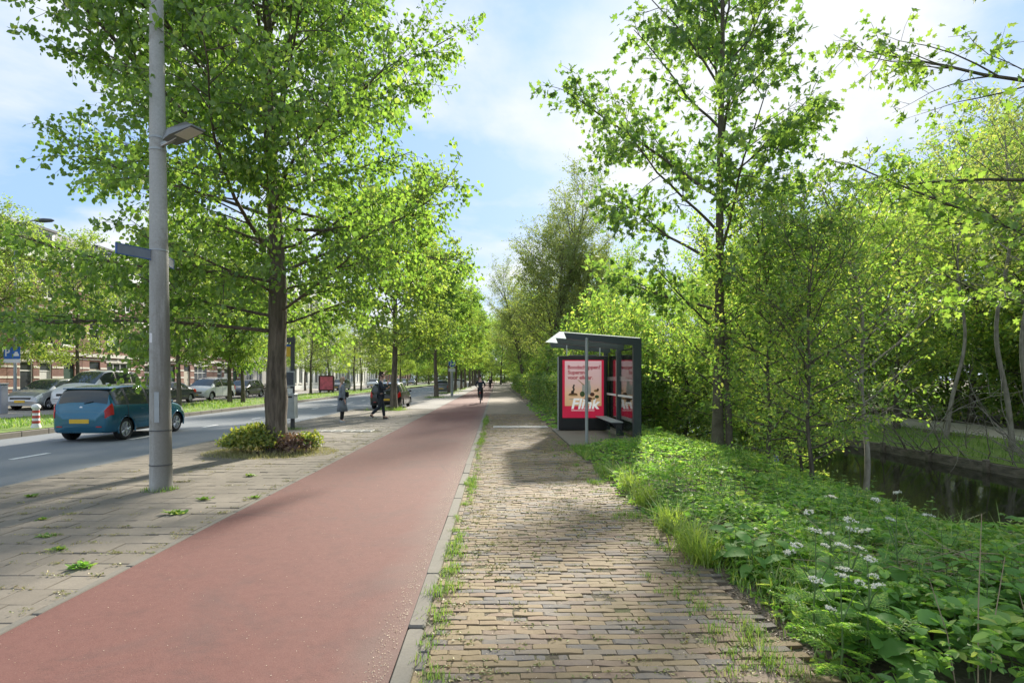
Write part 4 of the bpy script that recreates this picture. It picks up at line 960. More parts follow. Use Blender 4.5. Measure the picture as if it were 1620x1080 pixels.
def car(name, label, kind, L, Wd, H, paint, loc, rz, group=None, detail=True, cladding=None, wheelm='chrome'):
    key = (kind, L, Wd, H)
    if key not in CARS: CARS[key] = car_meshes(*key)
    ms = CARS[key]; sx, sy, sz, wr, wy, S = ms['dims']; t = thing(name, label, 'car', loc, rz, group)
    def put(n, me, m, parent=t, loc=None, rot=None):
        me2 = me if not me.materials or me.materials[0] == m else me.copy()
        if len(me2.materials): me2.materials[0] = m
        return obj(n, me2, m, parent, loc, rot)
    body = put('body', ms['body'], paint); put('underbody', ms['underbody'], M['black'])
    for k in ('rear_window', 'windscreen'): put(k, ms[k], M['carglass'])
    for me in ms['pillar']: put('pillar_trim', me, M['black'])
    for me in ms['side_window']: put('side_window', me, M['carglass'])
    for me in ms['tail_light']: put('tail_light', me, M['redlight'])
    for me in ms['headlight']: put('headlight', me, M['lens'])
    for s in (-1, 1):
        for y0 in wy:
            wh = bpy.data.objects.new('wheel', None); COL.objects.link(wh); wh.parent = t; wh.location = (s*(.80*sx-.10), y0, wr); wh.rotation_euler = (0, 0, 0 if s > 0 else PI)
            put('tyre', ms['tyre'], M['rubber'], wh); put('rim', ms['rim'], M[wheelm], wh)
    for s in (-1, 1):
        for pts in ms['arch']:
            xx = []
            for (_, y, z) in pts: xx.append(.815*sx if z < .62*sz else .81*sx)
            MB().tube([(s*x, p[1], p[2]) for x, p in zip(xx, pts)], .022 if not cladding else .04, 6).build('arch_lip', M[cladding] if cladding else paint, t, True)
        m = MB().cbox(-.08, .08, -.045, .045, -.055, .055, .02); m.box(-.12 if s > 0 else .05, -.05 if s > 0 else .12, -.02, .02, -.05, -.02)
        m.build('mirror', paint if not cladding else M[cladding], t, loc=(s*.90*sx, .70*sy, .98*sz))
    if detail:
        for me in ms['door_seam']: put('door_seam', me, M['black'])
        for s in (-1, 1):
            for y in (-.55, .28): put('door_handle', ms['handle'][0], paint, t, (s*.815*sx, y*sy, .84*sz), (0, 0, 0 if s > 0 else PI))
            MB().box(s*.80*sx-.02, s*.80*sx+.02, wy[0]+wr*1.2, wy[1]-wr*1.2, .235*sz, .30*sz).build('sill', M['black'], t)
    MB().box(-.26, .26, -1.905*sy, -1.885*sy, .50*sz, .61*sz).build('number_plate', M['yellow'], t)
    MB().box(-.26, .26, 1.905*sy, 1.925*sy, .38*sz, .49*sz).build('number_plate', M['yellow'], t)
    MB().cbox(-.60*sx, .60*sx, -1.875*sy, -1.70*sy, .24*sz, .36*sz, .03).build('rear_bumper', M['black'] if cladding else paint, t)
    if detail:
        MB().box(-.66*sx, .66*sx, -1.885*sy, -1.868*sy, .665*sz, .672*sz).build('hatch_seam', M['black'], t); MB().lathe((0, -1.80*sy, .90*sz), [(.001, -.035), (.05, -.03), (.05, .0)], 14, 'y').build('emblem', M['chrome'], t)
        for s in (-1, 1): MB().box(s*.52*sx-.07, s*.52*sx+.07, -1.908*sy, -1.89*sy, .40*sz, .425*sz).build('reflector', M['redlight'], t)
        MB().tube([(.05, -1.78*sy, 1.02*sz), (.28, -1.77*sy, 1.07*sz)], .012, 5).build('rear_wiper', M['black'], t)
    MB().cbox(-.46*sx, .46*sx, 1.78*sy, 1.905*sy, .52*sz, .62*sz, .02).build('grille', M['black'], t)
    MB().cbox(-.64*sx, .64*sx, 1.62*sy, 1.90*sy, .22*sz, .34*sz, .03).build('front_bumper', M['black'] if cladding else paint, t)
    MB().cbox(-.62*sx, .62*sx, -1.66*sy if kind != 'sedan' else -1.0*sy, -1.34*sy if kind != 'sedan' else -.9*sy, 1.40*sz if kind != 'sedan' else 1.2*sz, 1.425*sz if kind != 'sedan' else 1.21*sz, .01).build('roof_spoiler', paint, t)
    return t
P_teal = paintmat('teal_paint', (0.02, 0.13, 0.21), .4, .22); P_silver = paintmat('silver_paint', (0.42, 0.43, 0.43), .6); P_white = paintmat('white_car_paint', (0.66, 0.67, 0.67), .0); P_black = paintmat('black_car_paint', (0.012, 0.013, 0.014), .1)
P_navy = paintmat('navy_car_paint', (0.02, 0.028, 0.05), .3); P_grey = paintmat('grey_car_paint', (0.16, 0.17, 0.18), .5); P_red = paintmat('red_car_paint', (0.30, 0.02, 0.02), .1)
YM = px(193, 696, RZ); 
car('hatchback_car', 'small teal blue hatchback driving away on the road, rear with red lights', 'hatch', 3.83, 1.67, 1.51, P_teal, (-10.27-.76, 16.95, RZ), 0)
car('parked_car', 'silver family car parked nose toward the viewer beside the parking sign', 'mpv', 4.5, 1.85, 1.56, P_silver, (-23.5, 30.3, .015), PI, 'cars parked in the service lane')
car('parked_car', 'white people carrier parked behind the teal hatchback', 'mpv', 4.7, 1.92, 2.0, P_white, (-21.5, 30.8, .015), PI, 'cars parked in the service lane')
car('parked_car', 'dark navy saloon parked behind the street tree, half hidden by the lamp post', 'sedan', 4.4, 1.78, 1.45, P_navy, (-21.1, 36.3, .015), PI, 'cars parked in the service lane')
car('parked_car', 'white crossover with black wheel arches parked near the paired trees', 'mpv', 4.3, 1.85, 1.6, P_white, (-20.8, 41.3, .015), PI, 'cars parked in the service lane', cladding='black')
car('parked_car', 'black car parked behind the paired verge trees before the bicycles', 'hatch', 4.2, 1.78, 1.48, P_black, (-20.8, 47.0, .015), PI, 'cars parked in the service lane')
for i, (y, k, p, lb) in enumerate([(76, 'hatch', P_grey, 'grey hatchback parked by the white building'), (97, 'mpv', P_white, 'white car parked across the road past the pale building'), (104, 'sedan', P_navy, 'dark saloon far along the service lane'), (119, 'mpv', P_white, 'second white car far along the service lane'), (127, 'hatch', P_silver, 'silver hatchback far along the service lane'), (141, 'mpv', P_grey, 'farthest grey car of the service lane')]):
    car('parked_car', lb, k, 4.3, 1.8, 1.5, p, (-20.8, y, .015), PI, 'cars parked far along the road', False)
car('parked_car', 'black hatchback parked in the bay behind the linden, rear with yellow plate', 'hatch', 4.1, 1.72, 1.46, P_black, (-5.98, 32.6, -.07), 0, 'cars parked in the bay')
car('parked_car', 'dark car parked in the bay by the round blue sign', 'hatch', 4.1, 1.72, 1.46, P_grey, (-6.1, 65, -.07), 0, 'cars parked in the bay', False)
car('parked_car', 'white car parked far off in the bay between avenue trunks', 'mpv', 4.2, 1.76, 1.55, P_white, (-6.1, 88, -.07), 0, 'cars parked in the bay', False)
car('parked_car', 'silver car parked farthest off in the bay between avenue trunks', 'hatch', 4.2, 1.76, 1.5, P_silver, (-6.1, 101, -.07), 0, 'cars parked in the bay', False)

# ================================================================== STREET FURNITURE
def m_concrete():
    t = NT('pole_concrete'); co = t.obco(); v = t.map(co, (6, 6, .55)); n = t.noise(1.0, 6, .65, v); n2 = t.noise(40, 4, .6, co); n3 = t.noise(2.4, 5, .65, co)
    z = t.n('ShaderNodeSeparateXYZ', {0: co}).outputs[2]
    c = t.mix(t.ramp(n2, [(.3, 0.), (.7, 1.)]), (0.36, 0.36, 0.33), (0.45, 0.45, 0.42))
    low = t.n('ShaderNodeMapRange', {0: z, 1: 3.9, 2: 2.6, 3: 0.0, 4: .8}).outputs[0]
    xs_ = t.n('ShaderNodeMapRange', {0: t.n('ShaderNodeSeparateXYZ', {0: co}).outputs[0], 1: -.12, 2: .14, 3: .15, 4: 1.0}).outputs[0]; c = t.mix(t.math('MULTIPLY', t.math('MULTIPLY', low, xs_), t.ramp(n, [(.30, 0.), (.50, 1.)])), c, (0.10, 0.088, 0.06))
    c = t.mix(t.ramp(n3, [(.54, 0.), (.70, .6)]), c, (0.17, 0.155, 0.115))
    return t.pbr(c, .85, 0, t.bump(n2, .25, .006))
LX, LY = px(255, 773)
lp = thing('lamp_post', 'tall pale concrete lamp post at the pavement edge of the bike path', 'lamp post', (LX, LY, 0))
zs = [-.1, .02, .03, .30, .31, 1.0, 2.5, 4, 6, 8, 9.2]
rs = [.165, .165, .152, .15, .148, .142, .13, .118, .10, .085, .075]
lean = .012
MB().lathe((0, 0, 0), list(zip(rs, zs)), 28).build('pole', m_concrete(), lp, True)
lp.rotation_euler = (0, -.010, 0)
for z, th in ((.86, .012), (.36, .012), (5.12, .03), (4.95, .03), (3.48, .02)): MB().lathe((0, 0, 0), [(np.interp(z, zs, rs)+a, z+b) for a, b in ((0, -th/2), (.007, -th/2), (.007, th/2), (0, th/2))], 24).build('clamp_band', M['darksteel'] if z < 3 else M['galv'], lp)
MB().cbox(-.03, .03, -.006, .006, -.07, .07, .004).build('sticker', M['white'], lp, loc=(-.045, -.121, 2.2))
MB().box(-.035, .035, -.003, .003, -.22, .22).build('hatch_plate', M['galv'], lp, loc=(.03, -.141, 1.2))
hd = thing('street_light', 'flat grey LED street lamp head on a short arm, clamped to the concrete post', 'lamp', (LX-.055, LY, 5.02), R(-24))
MB().tube([(.09, 0, 0), (.22, 0, .01), (.36, 0, .05)], [.034, .034, .04], 10).build('arm', M['galv'], hd)
prof = [(.26, .00), (.32, .09), (.42, .13), (.78, .155), (.86, .12), (.86, .10), (.44, .035)]
h = MB(); n = len(prof)
V = [(a, y*(1 if .3 < a < .8 else .8), b) for y in (-.14, .14) for a, b in prof]
h.add(V, [tuple(range(n-1, -1, -1)), tuple(range(n, 2*n))]+[(i, (i+1) % n, n+(i+1) % n, n+i) for i in range(n)]).build('housing', flat('lamp_grey', (0.20, 0.22, 0.23), .45), hd)
V = [(.50, -.10, .040), (.82, -.10, .090), (.82, .10, .090), (.50, .10, .040)]; V2 = [(a, b, c-.006) for a, b, c in V]
MB().add(V+V2, [(0, 1, 2, 3), (7, 6, 5, 4), (0, 4, 5, 1), (1, 5, 6, 2), (2, 6, 7, 3), (3, 7, 4, 0)]).build('led_panel', M['lens'], hd)
MB().tube([(.12, -.03, -.03), (.3, -.03, .0), (.44, -.03, .03)], .008, 6).build('cable', M['white'], hd)
M['signgrey'] = flat('sign_back_grey', (0.17, 0.20, 0.245), .5); M['signblue'] = flat('street_sign_blue', (0.04, 0.10, 0.30), .45)
def blade(label, ang, z):
    s = thing('street_sign', label, 'street sign', (LX-.035, LY, z), ang, 'street name signs on the lamp post')
    MB().box(.13, .60, -.010, .010, -.065, .065).build('panel', M['signgrey'], s)
    for a, b in ((-.075, -.065), (.065, .075)): MB().box(.12, .61, -.014, .014, a, b).build('edge_rail', M['signblue'], s)
    MB().box(.60, .615, -.014, .014, -.075, .075).build('end_cap', M['signblue'], s)
blade('blue-rimmed street name sign seen from its grey back, pointing toward the viewer', R(245), 3.40)
blade('second street name sign on the post, pointing away behind it', R(102), 3.40)

# bus stop pole with timetable and yellow flag; litter bin
BX, BY = px(463, 679)
bs = thing('bus_stop_pole', 'dark bus stop pole with timetable case and yellow flag sign behind the linden trunk', 'bus stop', (BX, BY, 0))
MB().cbox(-.06, .06, -.04, .04, -.05, 2.95, .012).build('pole', M['darksteel'], bs)
MB().cbox(-.34, .08, -.055, .055, 2.72, 2.90, .01).build('name_plate', M['darksteel'], bs); MB().box(-.32, -.05, -.03, .03, 2.30, 2.70).build('flag_sign', M['yellow'], bs); MB().box(-.30, -.06, -.034, .034, 2.62, 2.69).build('flag_band', M['blue_sign'], bs)
tcse = MB().cbox(-.27, .10, -.10, -.045, 1.36, 1.84, .015).build('timetable_case', M['galv'], bs); MB().box(-.235, .065, -.104, -.101, 1.40, 1.80).build('timetable', flat('dark_print', (0.05, 0.06, 0.08), .3, var=.5, scale=30), tcse)
MB().box(-.26, .02, -.07, -.05, 1.15, 1.30).build('notice', M['white'], bs)
bn = thing('litter_bin', 'grey steel litter bin with open slot fixed to the bus stop pole', 'litter bin', (BX-.06, BY-.21, .37))
MB().prism([(-.25, 0), (.25, 0), (.235, .64), (-.235, .64)], -.15, .15, 'y').build('body', M['galv'], bn)
MB().cbox(-.25, .25, -.16, .16, .69, .77, .012).build('lid', M['galv'], bn); MB().box(-.19, .17, -.140, .14, .64, .69).build('slot', M['black'], bn); MB().box(-.235, -.19, -.149, .149, .64, .69).build('slot_side', M['galv'], bn); MB().box(.17, .235, -.149, .149, .64, .69).build('slot_side', M['galv'], bn); MB().box(-.2, .2, -.155, -.150, .05, .60).build('front_panel', M['galv'], bn)
MB().box(-.03, .09, .14, .172, .2, .5).build('bracket', M['darksteel'], bn)
# round blue sign on a grey post
SX, SY = px(715, 626)
sg = thing('bike_path_sign', 'round blue sign with white plate on a pale post between the avenue trunks', 'traffic sign', (SX, SY, 0))
MB().tube([(0, 0, -.1), (0, 0, 2.2)], .13, 14).build('post', M['galv'], sg); MB().tube([(0, 0, 2.2), (0, 0, 3.35)], .03, 10).build('sign_tube', M['galv'], sg)
dd = MB().disc((0, -.05, 2.95), .34, .34, -.012, .012, 'y', 28).build('sign_disc', M['blue_sign'], sg); MB().lathe((0, -.064, 2.95), [(.33, 0), (.34, -.003), (.315, -.003), (.315, 0)], 28, 'y').build('rim', M['white'], dd)
fig = MB().disc((-.09, -.066, 3.08), .05, .05, -.003, .003, 'y', 12); fig.box(-.15, -.03, -.069, -.063, 2.80, 3.02); fig.box(-.2, -.1, -.069, -.063, 2.74, 2.80)
fig.tube([(.10+.07*math.cos(a), -.066, 2.82+.07*math.sin(a)) for a in np.linspace(0, 6.28, 14)], .012, 4); fig.box(.02, .2, -.069, -.063, 2.92, 2.95); fig.build('pictogram', M['white'], dd)
MB().box(-.30, .30, -.064, -.05, 2.22, 2.52).build('plate', M['white'], sg)
# tall lamp with curved arm, parking sign, bollard, cabinet
tl = thing('street_lamp', 'tall grey street lamp with curved arm behind the silver car', 'street lamp', (-25.2, 29.8, .07))
MB().tube([(0, 0, -.1), (0, 0, 1.0)], .11, 12).build('base', M['galv'], tl)
MB().tube([(0, 0, 1.0), (0, 0, 8.9), (.12, 0, 9.4), (.5, 0, 9.72), (1.0, 0, 9.8)], [.075, .05, .048, .045, .04], 10).build('pole', M['galv'], tl)
MB().lathe((0, 0, 0), [(.02, .95), (.09, 1.1), (.12, 1.5), (.09, 1.9), (.02, 2.05)], 12, 'x').build('lamp_head', M['darksteel'], tl, loc=(0, 0, 9.8))
ps = thing('parking_sign', 'blue parking board with white P and car mounted on the tall street lamp', 'parking sign', (-25.2, 29.66, 2.42))
MB().cbox(-.46, .40, -.03, 0, .2, .84, .01).build('panel', M['blue_sign'], ps); MB().box(-.46, .40, -.03, 0, -.0, .19).build('plate', M['white'], ps)
c = bpy.data.curves.new('letter_p', 'FONT'); c.body = 'P'; c.size = .52; c.extrude = .002; c.offset = .012
def text_mesh(cu, name):
    o = bpy.data.objects.new('t', cu); COL.objects.link(o); dg = bpy.context.evaluated_depsgraph_get(); dg.update(); me = bpy.data.meshes.new_from_object(o.evaluated_get(dg)); me.name = name
    bpy.data.objects.remove(o); me.materials.clear(); return me
o = obj('letter_p', text_mesh(c, 'letter_p'), M['white'], ps, (-.40, -.033, .36), (R(90), 0, 0))
m = MB().prism([(0, .35), (.03, .46), (.1, .48), (.14, .58), (.26, .58), (.31, .47), (.34, .45), (.34, .35)], -.034, -.031, 'y'); m.build('car_symbol', M['white'], ps)
bx_, by_ = px(57, 681)
bl = thing('bollard', 'short bollard with red and white bands at the verge corner', 'bollard', (bx_, by_, .09))
MB().lathe((0, 0, 0), [(.13, -.1), (.13, .06), (.105, .10), (.09, .5), (.085, .58), (.115, .60), (.12, .64), (.10, .70), (.05, .73), (.001, .735)], 16).build('post', M['white'], bl, True)
for z in (.14, .30, .46): MB().lathe((0, 0, 0), [(np.interp(z, [.1, .5], [.105, .09])+.001, z), (np.interp(z, [.1, .5], [.105, .09])+.004, z), (np.interp(z, [.1, .5], [.105, .09])+.002, z+.08), (.09, z+.08)], 16).build('red_band', M['redpaint'], bl)
cbn = thing('utility_cabinet', 'grey-blue utility cabinet at the left edge in front of the houses', 'cabinet', (-22.3, 25.55, .015))
MB().cbox(-.45, .22, -.2, .2, 0, 1.32, .02).build('body', flat('cabinet_grey', (0.24, 0.26, 0.32), .5), cbn); MB().cbox(-.48, .25, -.23, .23, 1.32, 1.38, .015).build('lid', M['galv'], cbn)
ap = thing('advert_board', 'pink advertising poster case across the road behind the woman', 'advertising board', (-17.9, 60, .05), R(-6))
MB().cbox(-.85, .85, -.1, .1, .25, 1.85, .03).build('case', flat('dark_red_case', (0.09, 0.03, 0.035), .4), ap); MB().box(-.64, .72, -.108, -.102, .38, 1.72).build('poster', flat('pink_poster', (0.72, 0.16, 0.24), .5, var=.35, scale=2.5), ap); MB().box(-.8, -.6, -.06, .06, -.1, .25).build('foot', M['darksteel'], ap); MB().box(.6, .8, -.06, .06, -.1, .25).build('foot', M['darksteel'], ap)

# bus shelter
Y1, Y2, Y3, XB, XF = 13.9, 15.8, 17.7, 3.41, 1.66
sh = thing('bus_shelter', 'dark steel and glass bus shelter with lit-looking red grocery poster on the verge', 'bus shelter', (0, 0, 0))
sh['label'] = 'dark steel and glass bus shelter with bench and big red grocery poster'
for y in (Y1, Y2, Y3): MB().cbox(XB-.07, XB+.13, y-.06, y+.06, -.08, 2.58, .012).build('post', M['antra'], sh)
for y in (Y1, Y2, Y3):
    b = MB(); V = []
    for yy in (y-.055, y+.055): V += [(XB+.13, yy, 2.40), (XB+.13, yy, 2.585), (XF, yy, 2.73), (XF+.06, yy, 2.58)]
    b.add(V, [(0, 1, 2, 3), (7, 6, 5, 4), (0, 4, 5, 1), (1, 5, 6, 2), (2, 6, 7, 3), (3, 7, 4, 0)]).build('roof_beam', M['antra'], sh)
def roofz(x): return 2.585+(2.73-2.585)*(XB+.13-x)/(XB+.13-XF)
for (a, b) in ((Y1+.07, Y2-.01), (Y2+.01, Y3+.1)):
    V = []
    for dz in (.006, .018): V += [(XF-.12, a-.1, roofz(XF-.12)+dz), (XB+.1, a-.1, roofz(XB+.1)+dz), (XB+.1, b, roofz(XB+.1)+dz), (XF-.12, b, roofz(XF-.12)+dz)]
    MB().add(V, [(3, 2, 1, 0), (4, 5, 6, 7), (0, 1, 5, 4), (1, 2, 6, 5), (2, 3, 7, 6), (3, 0, 4, 7)]).build('roof_pane', M['roofglass'], sh)
for (a, b) in ((Y1+.07, Y2-.07), (Y2+.07, Y3-.07)):
    MB().box(XB-.006, XB+.006, a, b, .18, 2.38).build('back_pane', M['glass'], sh)
    d = MB()
    for k in range(16):
        for j in range(2): d.box(XB-.009, XB-.007, a+.06+k*(b-a-.1)/16, a+.10+k*(b-a-.1)/16, 1.56+.06*j+.02*math.sin(k*2.1+j), 1.59+.06*j+.02*math.sin(k*2.1+j))
    d.build('dotted_band', M['white'], sh)
    MB().box(XB-.05, XB-.01, a, b, 1.12, 1.17).build('lean_rail', M['white'], sh)
MB().tube([(2.20, Y1-.06, -.06), (2.20, Y1-.06, 2.60)], .038, 14).build('support_pole', M['galv'], sh)
bench = MB().cbox(XB-.42, XB-.10, Y1+.9, Y3-.55, .455, .485, .008).build('bench', M['galv'], sh)
for y in (Y1+1.2, Y2+.05, Y3-.9): MB().prism([(XB-.38, .455), (XB-.07, .455), (XB-.07, .22), (XB-.16, .32), (XB-.3, .41)], y-.015, y+.015, 'y').build('bench_bracket', M['darksteel'], bench)
pad = struct(MB().box(1.75, 3.6, 13.5, 18.0, -.12, .035).build('shelter_floor', M['tile']))
# advertising case at the far end of the shelter
AX0, AX1, AY, AZ0, AZ1 = 1.90, 3.36, 17.25, .05, 2.30
ac = MB(); ac.cbox(AX0, AX1, AY, AY+.2, AZ0, AZ1, .02); ac = ac.build('advert_case', M['black'], sh)
MB().box(AX0-.025, AX0-.003, AY+.02, AY+.18, AZ0, AZ1-.03).build('side_trim', M['galv'], ac)
m_red_p = flat('poster_red_glow', (0.56, 0.012, 0.055), .45, var=.02, **{'Emission Color': (0.56, 0.012, 0.055), 'Emission Strength': .10}); m_white_p = flat('poster_white_glow', (0.78, 0.77, 0.75), .45, var=.02, **{'Emission Color': (0.8, 0.8, 0.78), 'Emission Strength': .12}); m_red_t = flat('poster_letter_red', (0.55, 0.015, 0.05), .45, var=.02)  # faint emission added to border and white lettering to brighten the shaded poster
def m_poster():
    t = NT('poster_print_glow'); z = t.n('ShaderNodeSeparateXYZ', {0: t.wpos()}).outputs[2]
    f = t.n('ShaderNodeMapRange', {0: z, 1: .75, 2: 2.2}).outputs[0]
    c = t.ramp(f, [(0.0, (0.66, 0.42, 0.20)), (0.28, (0.72, 0.46, 0.28)), (0.5, (0.68, 0.45, 0.42)), (1.0, (0.70, 0.46, 0.50))])
    return t.pbr(c, .3, **{'Emission Color': c, 'Emission Strength': .10})  # print glows weakly to make up for facing away from the sun
px0, px1, pz0, pz1 = AX0+.11, AX1-.10, .42, 2.17
MB().box(px0, px1, AY-.006, AY-.001, pz0, pz1).build('poster_border', m_red_p, ac)
MB().box(px0+.07, px1-.07, AY-.009, AY-.0065, pz0+.36, pz1-.03).build('poster', m_poster(), ac)
def lettering(body, size, x, z, m, name, shear=0.0, bold=.004, parent=ac, y=AY-.012):
    c = bpy.data.curves.new(name, 'FONT'); c.body = body; c.size = size; c.extrude = .0012; c.offset = bold; c.shear = shear
    return obj(name, text_mesh(c, name), m, parent, (x, y, z), (R(90), 0, 0))
lettering('Boodschappen?', .160, px0+.15, 1.90, m_red_t, 'lettering', 0, .0035); lettering('Supersnel', .158, px0+.16, 1.745, m_red_t, 'lettering', 0, .0035); lettering('voor elkaar.', .158, px0+.16, 1.59, m_red_t, 'lettering', 0, .0035)
lettering('Flink', .44, px0+.25, .70, m_white_p, 'lettering', .22, .013); MB().box(px0+.26, px1-.28, AY-.0115, AY-.0105, .635, .65).build('underline', m_white_p, ac)
lettering('o', .06, px1-.20, .90, M['white'], 'lettering', 0, .003)
def blob(cx, cz, rx, rz, m, name='print_shape', y=0.0, n=18): 
    MB().prism([(cx+rx*math.cos(a), cz+rz*math.sin(a)) for a in np.linspace(0, 2*PI, n, endpoint=False)], AY-.0115-y, AY-.0095-y, 'y').build(name, m, ac)
pb = flat('print_brown', (0.16, 0.06, 0.03), .4); pg = flat('print_green', (0.08, 0.13, 0.04), .4); pw = flat('print_milk', (0.62, 0.58, 0.52), .4); pt = flat('print_tan', (0.45, 0.27, 0.10), .4); pr_ = flat('print_dark', (0.05, 0.04, 0.03), .4)
blob(px0+.32, 1.13, .13, .045, pb); blob(px0+.32, 1.105, .15, .022, pt, y=.0012); blob(px0+.31, .99, .12, .014, pw); blob(px0+.335, 1.30, .022, .13, pr_); blob(px0+.30, 1.20, .04, .05, pr_)
for k in range(4): blob(px0+.335+(.012 if k % 2 else -.012), 1.22+.06*k, .03, .025, pr_, y=.0012)
MB().prism([(px0+.58, 1.12), (px0+.86, 1.12), (px0+.86, 1.38), (px0+.84, 1.42), (px0+.84, 1.55), (px0+.78, 1.55), (px0+.76, 1.42), (px0+.60, 1.42)], AY-.0113, AY-.0098, 'y').build('print_shape', pw, ac)
MB().prism([(px0+.46, 1.56), (px0+.48, 1.57), (px0+.66, 1.42), (px0+.64, 1.40)], AY-.0113, AY-.0098, 'y').build('print_shape', pt, ac)
for (a, b, c, d, mm) in ((.60, 1.14, .075, .085, pg), (.90, 1.13, .07, .06, pb), (.78, 1.00, .12, .05, pb), (.80, .93, .07, .035, pr_), (1.04, 1.06, .065, .05, pg), (1.02, 1.24, .07, .035, pt), (1.07, 1.27, .03, .045, pb), (.95, 1.00, .05, .03, pt)): blob(px0+a, b, c, d, mm, y=.0025)
MB().cbox(AX0+.3, AX1-.3, AY+.05, AY+.15, AZ1, AZ1+.03, .008).build('top_cap', M['darksteel'], ac)
for x in (AX0+.25, AX1-.2): MB().tube([(x, AY+.1, AZ1), (x, AY+.1, 2.62)], .02, 8).build('hanger', M['galv'], sh)

# ================================================================== PEOPLE AND BICYCLES
def skin_mesh(name, nodes, edges, sub=2):
    """nodes: list of (x,y,z,r); grown with a Skin modifier, root = node 0"""
    me = bpy.data.meshes.new(name); me.from_pydata([n[:3] for n in nodes], edges, []); o = bpy.data.objects.new(name, me); COL.objects.link(o)
    o.modifiers.new('Skin', 'SKIN')
    for i, n in enumerate(nodes):
        sv = me.skin_vertices[0].data[i]; sv.radius = (n[3], n[3] if len(n) < 5 else n[4]); sv.use_root = (i == 0)
    s = o.modifiers.new('Sub', 'SUBSURF'); s.levels = sub; s.render_levels = sub
    dg = bpy.context.evaluated_depsgraph_get(); dg.update(); m2 = bpy.data.meshes.new_from_object(o.evaluated_get(dg)); m2.name = name
    bpy.data.objects.remove(o); m2.polygons.foreach_set('use_smooth', np.ones(len(m2.polygons), bool)); return m2
def chain(nodes, edges, start, pts):
    for p in pts:
        nodes.append(p); edges.append((start, len(nodes)-1)); start = len(nodes)-1
    return start
M['skin'] = flat('skin', (0.55, 0.33, 0.25), .55, var=.05)
def add_hand(nodes, edges, w, wrist, d, side, curl=.5):
    """palm, four unequal fingers and a thumb leaving the side of the palm; d = forearm direction"""
    d = unit(d); lat = unit(np.cross(d, (0, 0, 1))+np.array((.01, 0, 0)))*side; dn = unit(np.cross(lat, d))
    c = np.array(wrist, float)+d*.05; nodes.append((*c, .03, .022)); edges.append((w, len(nodes)-1)); pi = len(nodes)-1
    for k, ln in zip((-1.5, -.5, .5, 1.5), (.062, .075, .08, .068)):
        b = c+d*.035+lat*k*.017; m = b+d*ln*.5+dn*ln*.2*curl; t = m+d*ln*.35+dn*ln*.5*curl
        chain(nodes, edges, pi, [(*b, .0085), (*m, .008), (*t, .0065)])
    b = c-d*.01+lat*-.035; m = b+d*.03-lat*.018; t = m+d*.03+dn*.012*curl; chain(nodes, edges, pi, [(*b, .010), (*m, .009), (*t, .0075)])
